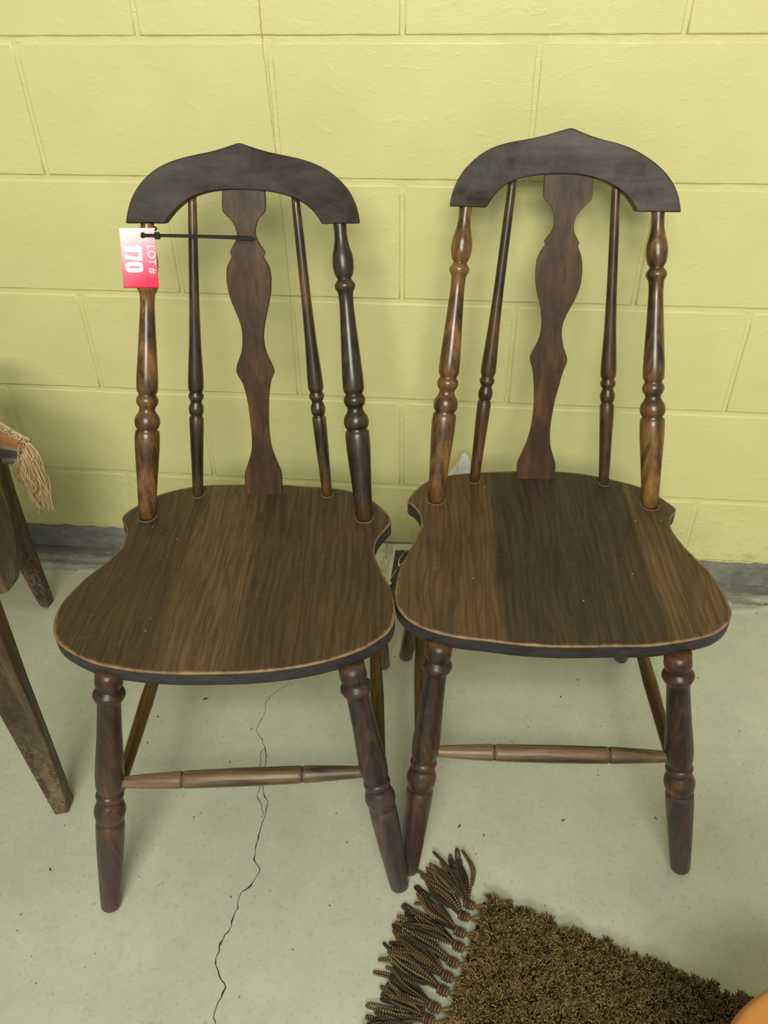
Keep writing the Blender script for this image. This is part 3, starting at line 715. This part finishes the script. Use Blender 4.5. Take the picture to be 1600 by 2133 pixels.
# ------------------------------------------------------------------ armchair at the left, mostly outside the frame
arm = thing('armchair', 'dark scuffed wooden armchair with square legs, cut off at the far left', 'chair', (-.9, -.45, 0))
def quad_leg(rows, depth):
    V, F = [], []
    for z, A, B, C in rows:
        A, B, C = np.array(A), np.array(B), np.array(C)
        D = A+(C-B); D[1] = max(D[1], A[1]+depth); E = C
        for p in (A, B, E, D): V.append((p[0], p[1], z))
    for i in range(len(rows)-1):
        for k in range(4): F.append((4*i+k, 4*i+(k+1) % 4, 4*i+4+(k+1) % 4, 4*i+4+k))
    F += [(3, 2, 1, 0), tuple(len(V)-4+k for k in range(4))]
    return bevel(rel(mesh_obj('leg', V, F, [mat_armchair], None, False), arm), .003, 3, 40)
quad_leg([(0, (-.5204, -.676), (-.4988, -.670), (-.502, -.640)), (.03, (-.5219, -.676), (-.4958, -.670), (-.501, -.640)), (.1, (-.5252, -.676), (-.4891, -.670), (-.4985, -.640)),
          (.2, (-.530, -.676), (-.4832, -.670), (-.4951, -.640)), (.3, (-.5348, -.676), (-.4825, -.670), (-.4916, -.640)), (.4, (-.5396, -.676), (-.4818, -.670), (-.4858, -.640)), (.55, (-.546, -.676), (-.481, -.670), (-.478, -.640))], .03)
quad_leg([(0, (-.771, -.2016), (-.7521, -.207), (-.7484, -.180)), (.03, (-.7775, -.2016), (-.745, -.207), (-.7474, -.18)), (.1, (-.7856, -.2016), (-.7429, -.207), (-.7480, -.18)),
          (.2, (-.7972, -.2016), (-.7424, -.207), (-.7467, -.18)), (.3, (-.8089, -.2016), (-.7358, -.207), (-.7437, -.18)), (.44, (-.825, -.2016), (-.727, -.207), (-.7345, -.18)), (.55, (-.825, -.2016), (-.74, -.207), (-.745, -.18))], .03)
for (x, y) in ((-1.05, -.90), (-1.28, -.42)):
    V = [(x+sx*.022, y+sy*.022, z) for z in (0, .55) for sx, sy in ((-1, -1), (1, -1), (1, 1), (-1, 1))]
    bevel(rel(mesh_obj('leg', V, [(3, 2, 1, 0), (4, 5, 6, 7), (0, 1, 5, 4), (1, 2, 6, 5), (2, 3, 7, 6), (3, 0, 4, 7)], [mat_armchair], None, False), arm), .003, 3)
# curved side board
out = catmull([(-.6155, .50), (-.619, .4627), (-.6198, .4223), (-.6248, .38), (-.6336, .3303), (-.6483, .2834), (-.6647, .2412), (-.6809, .2201), (-.702, .2089), (-.7599, .2016), (-.80, .205)], 5)
inn = np.stack([np.full(len(out), -.84), np.linspace(.50, .21, len(out))], 1)
o = strip_solid('side_board', out, inn, lambda x, z: -.38, .02, [mat_armchair], None, .002, 3); rel(o, arm)
def slab(name, quad, z0, z1, mat, parent, bev=.004):
    V = [(x, y, z) for z in (z0, z1) for x, y in quad]
    return bevel(rel(mesh_obj(name, V, [(3, 2, 1, 0), (4, 5, 6, 7), (0, 1, 5, 4), (1, 2, 6, 5), (2, 3, 7, 6), (3, 0, 4, 7)], [mat], None, False), parent), bev, 3)
slab('seat_board', [(-.70, -.66), (-1.08, -.88), (-1.26, -.43), (-.93, -.22)], .42, .45, mat_armchair, arm)
slab('arm_rail', [(-.546, -.69), (-.50, -.665), (-.735, -.19), (-.80, -.19)], .548, .575, mat_armchair, arm)

# unseen tall slatted armchair back, added to shade the left of the wall
for (x, y) in ((-.955, -.235), (-1.40, -.42)):
    slab('back_post', [(x-.02, y-.02), (x+.02, y-.02), (x+.02, y+.02), (x-.02, y+.02)], .40, 1.22, mat_armchair, arm)
for z in (.55, 1.12):
    slab('shading_back_rail', [(-1.40, -.43), (-.955, -.245), (-.955, -.22), (-1.40, -.405)], z, z+.08, mat_armchair, arm)
for k in range(7):
    x = -1.35+.058*k; y = -.42+.185*(k*.058+.05)/.445
    slab('shading_back_slat', [(x-.018, y-.008), (x+.018, y-.001), (x+.018, y+.011), (x-.018, y+.004)], .62, 1.13, mat_armchair, arm, .002)

# woven throw with a long fringe lying over the armchair's corner
def throw_mat():
    N = NT('woven_orange_and_grey_stripes')
    at = N.n('ShaderNodeAttribute', attribute_name='uvp'); x = N.n('ShaderNodeSeparateXYZ'); N.plug(x.inputs[0], at.outputs['Vector'])
    c = N.ramp(x.outputs[1], [(0., (.55, .42, .22)), (.12, (.50, .30, .12)), (.16, (.52, .185, .045)), (.38, (.50, .17, .04)), (.42, (.42, .35, .24)), (.48, (.45, .38, .27)), (.52, (.06, .065, .065)), (.76, (.09, .095, .09)), (.82, (.48, .43, .30)), (1., (.36, .30, .20))])
    w = N.n('ShaderNodeTexWave', wave_type='BANDS', bands_direction='Y'); N.plug(w.inputs['Vector'], at.outputs['Vector']); w.inputs['Scale'].default_value = 9; w.inputs['Distortion'].default_value = .6
    w2 = N.n('ShaderNodeTexWave', wave_type='BANDS', bands_direction='X'); N.plug(w2.inputs['Vector'], at.outputs['Vector']); w2.inputs['Scale'].default_value = 12; w2.inputs['Distortion'].default_value = .6
    h = N.math('MULTIPLY', w.outputs['Fac'], w2.outputs['Fac'])
    c = N.mix(N.math('MULTIPLY', N.ramp(h, [(.2, 1.), (.6, 0.)]), .28), c, (.42, .36, .24))
    return N.out(c, .95, N.bump(h, .8, .002), .1)
thr = thing('woven_throw', 'orange and grey striped woven throw with tan fringe, draped over the armchair', 'blanket', (-.68, -.30, .45))
Ptl, Ptr, Pbr, Pbl = map(np.array, ((-.78, -.27, .560), (-.598, -.30, .494), (-.634, -.302, .4470), (-.80, -.305, .412)))
V, F, UV = [], [], []
nu, nv = 26, 16
for s in (0, 1):
    for j in range(nv+1):
        for i in range(nu+1):
            u, v = i/nu, j/nv
            p = Ptl*(1-u)*(1-v)+Ptr*u*(1-v)+Pbr*u*v+Pbl*(1-u)*v
            top = np.array([0, 0, 1.])*.012*math.sin(u*3.14)*(1-v)
            out_ = np.array([0, -1., 0])*(.006*math.sin(v*3.14)+.003*math.sin(u*9+v*4))
            p = p+top+out_+np.array([0, s*.008, -s*.002])
            V.append(p); UV.append((u*2, v, 0))
for j in range(nv):
    for i in range(nu):
        F.append((ix(0, i, j), ix(0, i, j+1), ix(0, i+1, j+1), ix(0, i+1, j)))
ix = lambda s, i, j: s*(nu+1)*(nv+1)+j*(nu+1)+i
F = []
for j in range(nv):
    for i in range(nu):
        F.append((ix(0, i, j), ix(0, i, j+1), ix(0, i+1, j+1), ix(0, i+1, j))); F.append((ix(1, i, j), ix(1, i+1, j), ix(1, i+1, j+1), ix(1, i, j+1)))
for j in range(nv): F += [(ix(0, 0, j), ix(1, 0, j), ix(1, 0, j+1), ix(0, 0, j+1)), (ix(0, nu, j), ix(0, nu, j+1), ix(1, nu, j+1), ix(1, nu, j))]
for i in range(nu): F += [(ix(0, i, 0), ix(0, i+1, 0), ix(1, i+1, 0), ix(1, i, 0)), (ix(0, i, nv), ix(1, i, nv), ix(1, i+1, nv), ix(0, i+1, nv))]
o = mesh_obj('cloth', V, F, [throw_mat()], None)
at = o.data.attributes.new('uvp', 'FLOAT_VECTOR', 'POINT'); at.data.foreach_set('vector', [c for p in UV for c in p]); rel(o, thr)
def yarn_mat(name, a, b):
    N = NT(name); g = N.n('ShaderNodeNewGeometry')
    c = N.mix(g.outputs['Random Per Island'], a, b)
    return N.out(c, .85, spec=.15)
mat_tan = yarn_mat('tan_fringe_yarn', (.50, .34, .17), (.62, .50, .30))
parts = []
for k in range(56):       # hanging strands
    u = k/55
    a = Ptr*(1-u)+Pbr*u+np.array([RNG.normal(0, .003), -.006+RNG.normal(0, .003), RNG.normal(0, .002)])
    tipx = -.588+(-.036)*u+RNG.normal(0, .006); tipz = .368+RNG.normal(0, .010)+(.004*u)
    if k % 9 == 4: tipx += .004; tipz += .07
    pts = [a, a+np.array([.010*(1-u)+RNG.normal(0, .003), -.006, -.016]), np.array([(a[0]+tipx)/2+RNG.normal(0, .005)+.008*(1-u), a[1]-.008+RNG.normal(0, .004), (a[2]+tipz)/2]),
           np.array([tipx+RNG.normal(0, .004), a[1]-.004+RNG.normal(0, .004), tipz+.03]), np.array([tipx+RNG.normal(0, .003), a[1]-.002, tipz])]
    parts.append(tube(catmull(pts, 4), .00085, 5))
o = fast_mesh('fringe', *join(parts), [mat_tan]); rel(o, thr); o['kind'] = 'stuff'
parts = []
for k in range(70):       # knotted loops along the upper hem
    u = k/69; c = Ptl*(1-u)+Ptr*u+np.array([RNG.normal(0, .002), -.009+RNG.normal(0, .003), .012*math.sin(u*3.14)-.002+RNG.normal(0, .0045)])
    r = .0035; a0 = RNG.uniform(0, 6); tt = np.linspace(a0, a0+4.5, 9)
    nrm = RNG.normal(0, 1, 3); nrm /= np.linalg.norm(nrm); e1 = np.cross(nrm, [.3, .5, .8]); e1 /= np.linalg.norm(e1); e2 = np.cross(nrm, e1)
    parts.append(tube(c+r*(np.cos(tt)[:, None]*e1+np.sin(tt)[:, None]*e2), .0009, 5))
o = fast_mesh('hem_knots', *join(parts), [mat_tan]); rel(o, thr); o['kind'] = 'stuff'

# ------------------------------------------------------------------ things behind the chairs
def news_mat():
    N = NT('newspaper_print')
    at = N.n('ShaderNodeAttribute', attribute_name='uvp'); x = N.n('ShaderNodeSeparateXYZ'); N.plug(x.inputs[0], at.outputs['Vector'])
    u, v = x.outputs[0], x.outputs[1]
    n = N.noise(N.coord((260, 60, 60)), 1., 3, .7)
    lines = N.math('SINE', N.math('MULTIPLY', u, 260.))
    paper = (.60, .57, .36)
    ink = N.math('MULTIPLY', N.math('GREATER_THAN', lines, .1), N.ramp(n, [(.42, 0.), (.52, .75)]))
    inc = N.math('MULTIPLY', N.math('GREATER_THAN', u, .36), N.math('LESS_THAN', u, .49))
    c = N.mix(N.math('MULTIPLY', ink, inc), paper, (.10, .10, .07))
    col2 = N.math('MULTIPLY', N.math('LESS_THAN', u, .22), .35)
    c = N.mix(N.math('MULTIPLY', col2, N.ramp(n, [(.3, .3), (.6, 1.)])), c, (.25, .25, .16))
    ph = N.math('MULTIPLY', N.math('GREATER_THAN', u, .53), N.math('GREATER_THAN', v, .10))
    pn = N.noise(N.coord((40, 60, 60)), 1., 6, .7)
    c = N.mix(ph, c, N.ramp(pn, [(.35, (.035, .034, .022)), (.6, (.09, .09, .06)), (.8, (.2, .2, .14))]))
    return N.out(c, .8, spec=.2)
V, F, UV = [], [], []
nu, nv = 14, 12
for s in (0, 1):
    for j in range(nv+1):
        for i in range(nu+1):
            u, v = i/nu, j/nv
            V.append((-.098+.165*u-.012*v, -.0065-.130*v, .060*(1-v)**1.3+.012+.0012*math.sin(u*11)+(.0 if s == 0 else .0006))); UV.append((u, v, 0))
F = []
for j in range(nv):
    for i in range(nu):
        F.append((ix(1, i, j), ix(1, i, j+1), ix(1, i+1, j+1), ix(1, i+1, j))); F.append((ix(0, i, j), ix(0, i+1, j), ix(0, i+1, j+1), ix(0, i, j+1)))
news = mesh_obj('newspaper', V, F, [news_mat()], None)
at = news.data.attributes.new('uvp', 'FLOAT_VECTOR', 'POINT'); at.data.foreach_set('vector', [c for p in UV for c in p])
tag(news, 'printed newspaper sheet with a dark photograph, propped at the wall base between the chairs', 'newspaper')
def curl(path, w, label):
    P = catmull(path, 6); V, F = [], []
    for p in P: V += [(p[0]-w, p[1], p[2]), (p[0]+w, p[1]+.001, p[2]+.003), (p[0]+w, p[1]+.002, p[2]+.0036), (p[0]-w, p[1]+.001, p[2]+.0006)]
    for i in range(len(P)-1):
        for k in range(4): F.append((4*i+k, 4*i+(k+1) % 4, 4*i+4+(k+1) % 4, 4*i+4+k))
    return tag(mesh_obj('paper_shred', V, F, [NT('cream_paper').out((.66, .64, .42), .7)], None, False), label, 'paper')
# thin ochre drip line beside the second column of joints
Pl = catmull([(-.2095, 1.30), (-.2116, 1.0871), (-.2128, 1.043), (-.2102, .9611), (-.2077, .8698), (-.2061, .8016), (-.2039, .6864), (-.2050, .62)], 12)
V, F = [], []
for i, p in enumerate(Pl):
    xx = p[0]+RNG.normal(0, .0004); w_ = .0006*(1.5 if p[1] > 1.04 else .6); V += [(xx-w_, -.0012, p[1]), (xx+w_, -.0012, p[1])]
for i in range(len(Pl)-1): F.append((2*i, 2*i+1, 2*i+3, 2*i+2))
mesh_obj('drip_line', V, F, [NT('ochre_drip').out((.42, .33, .10), .6)], wall)
curl([(.0192, -.0188, .0672), (.0061, -.0283, .0617), (-.0021, -.0446, .0527), (-.0002, -.0546, .0480), (.0097, -.046, .0530)], .0014, 'hooked cream paper shred on the dark newspaper photograph')
curl([(-.0069, -.063, .0431), (-.0131, -.0756, .0369), (-.0193, -.0884, .031), (-.0146, -.0944, .0284)], .0013, 'straight thin cream paper shred at the newspaper lower end')

def bag_mat():
    N = NT('white_plastic_film'); n = N.noise(N.coord(), 30, 4)
    N.b.inputs['Transmission Weight'].default_value = .15
    return N.out((.78, .80, .79), .3, N.bump(n, .4, .003), .5)
bm = bmesh.new(); bmesh.ops.create_icosphere(bm, subdivisions=5, radius=1)
from mathutils import noise as mn
for v in bm.verts:
    d = v.co.copy(); k = 1+.20*mn.noise(d*2.1)+.22*abs(mn.noise(d*4.7+Vector((3, 1, 2))))+.12*abs(mn.noise(d*10))
    z = (d.z+1)/2
    wdt = .036*(1-.12*z**4)
    v.co = Vector((d.x*wdt*k, d.y*.050*k*(1-.2*z), z*(.345+.012*abs(mn.noise(d*6)))*(1+.10*mn.noise(Vector((d.x*1.4, d.y*1.4, 0))))))
bm.normal_update(); me = bpy.data.meshes.new('plastic_bag'); bm.to_mesh(me); bm.free(); me.materials.append(bag_mat())
for p in me.polygons: p.use_smooth = False
bag = bpy.data.objects.new('plastic_bag', me); COL.objects.link(bag); bag.location = (.121, -.075, .002)
tag(bag, 'crumpled white plastic bag peeking up behind the right chair seat', 'bag')

# ------------------------------------------------------------------ shag rug with knotted fringe
U = np.array([.957, -.29]); Vd = np.array([-.29, -.957]); RC = np.array([.171, -.745])
mat_pile = yarn_mat('brown_wool_pile', (.045, .029, .010), (.26, .175, .075))
mat_cord = yarn_mat('brown_plied_cord', (.11, .065, .022), (.27, .175, .078))
mat_cord_dark = yarn_mat('black_brown_plied_cord', (.018, .014, .010), (.055, .042, .026))
mat_knot = yarn_mat('shiny_wrapped_thread', (.075, .040, .022), (.14, .082, .045)); mat_knot.node_tree.nodes['Principled BSDF'].inputs['Roughness'].default_value = .35
mat_back = NT('rug_backing').out((.03, .02, .01), .95)
rug = thing('shag_rug', 'dark brown shaggy wool rug with a knotted tassel fringe, lower right on the floor', 'rug', (float(RC[0]), float(RC[1]), 0))
q4 = [RC+U*.018+Vd*.004, RC+U*.60+Vd*.004, RC+U*.60+Vd*.43, RC+U*.018+Vd*.43]
V = [(x, y, z) for z in (.0005, .006) for x, y in q4]
rel(mesh_obj('backing', V, [(0, 1, 2, 3), (7, 6, 5, 4), (0, 4, 5, 1), (1, 5, 6, 2), (2, 6, 7, 3), (3, 7, 4, 0)], [mat_back], None, False), rug)
# pile: short curled strands, three-sided tubes
n = 60000
a = RNG.uniform(.026, .60, n); b = RNG.uniform(0, .42, n)
wob = .003*np.sin(a*60)+.0025*np.sin(a*143+1)+.002*np.sin(a*310)
b = b+wob
base_xy = RC+U*a[:, None]+Vd*b[:, None]
cl = np.stack([np.sin(a*170+np.sin(b*90)*2), np.cos(b*190+np.sin(a*110)*2)], 1)
lean = cl*.0035+RNG.normal(0, .0016, (n, 2))
lean -= (U*np.where(a < .04, .004, 0)[:, None]); lean -= (Vd*np.where(b < .012, .004, 0)[:, None])
edge = np.minimum(1, .45+b/.012)
hgt = (.0165+.0035*np.sin(a*75+np.sin(b*60))*np.cos(b*82+1)+RNG.normal(0, .0012, n))*edge
seg = 6; path = np.zeros((n, seg, 3))
ph0 = RNG.uniform(0, 6.28, n); cr = RNG.uniform(.0010, .0026, n); sg = RNG.choice([-1, 1], n)
for k in range(seg):
    t = k/(seg-1); an = ph0+sg*t*5.2
    path[:, k, :2] = base_xy+lean*(t**1.4)*1.3+(cr*t**.5)[:, None]*np.stack([np.cos(an), np.sin(an)], 1)
    path[:, k, 2] = .004+hgt*(1-(1-t)**1.6)*(1-.16*(t > .9))
rad = np.array([.0010, .0012, .0013, .0013, .0012, .0007]); th = 2*np.pi*np.arange(3)/3
rot = RNG.uniform(0, 6, n)
ringr = np.stack([np.cos(th[None]+rot[:, None]), np.sin(th[None]+rot[:, None]), .5*np.sin(th[None]+rot[:, None])], -1)
VV = (path[:, :, None, :]+rad[None, :, None, None]*ringr[:, None, :, :]).reshape(-1, 3)
i0 = (np.arange(n)*seg*3)[:, None, None]; s_ = (np.arange(seg-1)*3)[None, :, None]; k = np.arange(3)[None, None, :]; k2 = (k+1) % 3
FF = np.stack([i0+s_+k, i0+s_+k2, i0+s_+3+k2, i0+s_+3+k], -1).reshape(-1, 4)
o = fast_mesh('pile', VV, FF, [mat_pile]); o['kind'] = 'stuff'; rel(o, rug)

def plied(path, r=.0011, turns_per_m=260, sides=4):
    """two yarns twisted round each other"""
    P = resample(catmull(path, 6), max(12, int(6*0+len(path)*12)))
    L = np.linalg.norm(np.diff(P, axis=0), axis=1).sum(); n_ = int(L*turns_per_m*5)+6; P = resample(P, n_)
    T = np.gradient(P, axis=0); T /= np.linalg.norm(T, axis=1)[:, None]
    e1 = np.cross(T, [0, 0, 1.]); e1 /= np.linalg.norm(e1, axis=1)[:, None]+1e-9; e2 = np.cross(T, e1)
    s = np.linspace(0, L*turns_per_m*2*np.pi, n_); parts = []
    for off in (0, np.pi):
        Q = P+r*.8*(np.cos(s+off)[:, None]*e1+np.sin(s+off)[:, None]*e2); Q[:, 2] = np.maximum(Q[:, 2], r*1.0)
        parts.append(tube(Q, r, sides))
    return parts
KN = [(.1636, -.7602), (.156, -.7781), (.1506, -.8012), (.1492, -.8213), (.1416, -.8433), (.1348, -.8628), (.1294, -.8811), (.1188, -.9027), (.1119, -.9186), (.1022, -.9365), (.094, -.956), (.086, -.977)]
TIPS = [[(.1431, -.6756), (.1395, -.688), (.1183, -.6914), (.112, -.702)], [(.0876, -.7176), (.1011, -.712), (.094, -.724)], [(.0837, -.7406), (.080, -.752), (.0773, -.7645)], [(.0692, -.7813), (.075, -.775), (.070, -.790)],
        [(.0638, -.7962), (.0642, -.8080), (.066, -.800)], [(.0642, -.8153), (.055, -.8286), (.060, -.822)], [(.0541, -.8458), (.058, -.838), (.050, -.850)], [(.0428, -.8718), (.0487, -.8818), (.046, -.860)],
        [(.0665, -.8968), (.052, -.893), (.0389, -.9139)], [(.032, -.9276), (.040, -.920), (.0268, -.9439)], [(.02, -.955), (.03, -.945), (.015, -.965)], [(.01, -.975), (.018, -.97), (.006, -.985)]]
warp = []
for ki, (kx, ky) in enumerate(KN):
    kp = np.array([kx, ky]); parts = []
    tips = TIPS[ki]
    for c in range(14):
        tp = np.array(tips[c % len(tips)])+RNG.normal(0, .0055, 2)
        if ki < 3: tp[0] = max(tp[0], .086 if ki else .092)
        if c >= len(tips): tp = kp+(tp-kp)*RNG.uniform(.75, 1.02)
        d = tp-kp; L = np.linalg.norm(d); d /= L; nn = np.array([-d[1], d[0]])
        bow = RNG.uniform(-.011, .011); z = .003+.0016*(c % 6)
        back = nn*RNG.uniform(.002, .005)*(1 if c % 2 else -1)
        p = [(*(kp+nn*RNG.normal(0, .0015)), .006), (*(kp+d*L*.3+nn*bow*.7), z+.005), (*(kp+d*L*.65+nn*bow), z+.002), (*tp, z*.8), (*(tp+back-d*.004), z*.8),
             (*(kp+d*L*.62+nn*bow+back*1.3), z+.001), (*(kp+d*L*.3+nn*bow*.5+back), z+.003)]
        parts.append((c, plied(p)))
    A = [ps[0] for c, ps in parts if c % 4 != 1]; Bp = [ps[1] for c, ps in parts]+[ps[0] for c, ps in parts if c % 4 == 1]
    V1, F1 = join(A); V2, F2 = join(Bp)
    o = fast_mesh('tassel', np.vstack([V1, V2]), np.vstack([F1, F2+len(V1)]), [mat_cord, mat_cord_dark])
    o.data.polygons.foreach_set('material_index', np.r_[np.zeros(len(F1), np.int32), np.ones(len(F2), np.int32)]); rel(o, rug)
    # wrapped knot: coils round the bundle
    dirk = (RC+U*.02-RC); dirk = U; coils = []
    for c in range(4):
        cen = kp+U*(-.004+.0042*c); tt = np.linspace(0, 2*np.pi, 15)
        nn = np.array([-U[1], U[0]]); r0 = .0056-(.0009 if c in (0, 3) else 0)
        ring_ = np.stack([cen[0]+nn[0]*r0*np.cos(tt), cen[1]+nn[1]*r0*np.cos(tt), .0068+.0048*np.sin(tt)], 1)
        coils.append(tube(ring_, .0019, 6))
    kn = fast_mesh('knot', *join(coils), [mat_knot]); kn.parent = o
    # cords from the knot back into the rug
    for s in (-1, 1):
        for m in range(3):
            st_ = kp+U*.011; en = kp+U*(.036+.006*m)+Vd*(s*(.003+.005*m))
            for ps in plied([(*st_, .006), (*(st_*.5+en*.5), .0085+.003*m), (*en, .011+.002*m)], .0013): warp.append(ps)
o = fast_mesh('warp_cord', *join(warp), [mat_cord]); o['kind'] = 'stuff'; rel(o, rug)

# ------------------------------------------------------------------ round orange-brown table top cut off at the lower right
def leather():
    N = NT('orange_tan_top'); n = N.noise(N.coord(), 60, 6, .7); m = N.noise(N.coord(), 7, 4)
    c = N.mix(N.ramp(m, [(.3, 0.), (.7, 1.)]), (.40, .155, .038), (.46, .20, .050))
    c = N.mix(N.math('MULTIPLY', N.ramp(n, [(.55, 0.), (.75, 1.)]), .3), c, (.6, .3, .12))
    return N.out(c, .45, N.bump(n, .1, .001), .4)
m_or = leather()
stool = thing('round_stool', 'smooth orange tan round stool, only its edge visible at the lower right corner', 'stool', (0, 0, 0))
p1 = np.array([.4578, -.9593]); p2 = np.array([.410, -.9994]); mid = (p1+p2)/2; d = (p1-p2)/np.linalg.norm(p1-p2); nrm = np.array([d[1], -d[0]])
R_ = .17; sag = np.linalg.norm(p1-p2)**2/8/R_; cen = mid+nrm*(R_-sag)-nrm*0
stool.location = (cen[0], cen[1], 0)
lathe('seat', (0, 0, .27), (0, 0, .302), [(0, R_-.012), (.2, R_-.002), (.5, R_), (.85, R_-.002), (.96, R_-.006), (1., R_-.012), (1.0, .01)], [m_or], stool, 96)
for k in range(3):
    a_ = .6+k*2.094
    lathe('leg', (math.cos(a_)*.135, math.sin(a_)*.135, 0.024), (math.cos(a_)*.09, math.sin(a_)*.09, .275), [(0, .010), (.5, .014), (1, .013)], [mat_post_dark], stool, 16)

# ------------------------------------------------------------------ crumbs on the slab
parts = []
for _ in range(150):
    x, y = RNG.uniform(-.7, .8), RNG.uniform(-1.0, -.08)
    if y < -.66 and x > -.02: continue
    s = abs(RNG.normal(0, .0009))+.0005
    a_ = RNG.uniform(0, 6); e = np.array([math.cos(a_), math.sin(a_)])*s*RNG.uniform(1, 2.4); f_ = np.array([-math.sin(a_), math.cos(a_)])*s*.6
    V = np.array([(x+e[0], y+e[1], .0002), (x+f_[0], y+f_[1], .0003), (x-e[0], y-e[1], .0002), (x-f_[0], y-f_[1], .0002), (x, y, s*.9+.0003)])
    parts.append((V, np.array([(0, 1, 4), (1, 2, 4), (2, 3, 4), (3, 0, 4)])))
o = fast_mesh('floor_crumbs', *join(parts), [mat_crack], None, False)
o['kind'] = 'stuff'; tag(o, 'scattered dark crumbs and bits of grit on the grey concrete', 'debris')
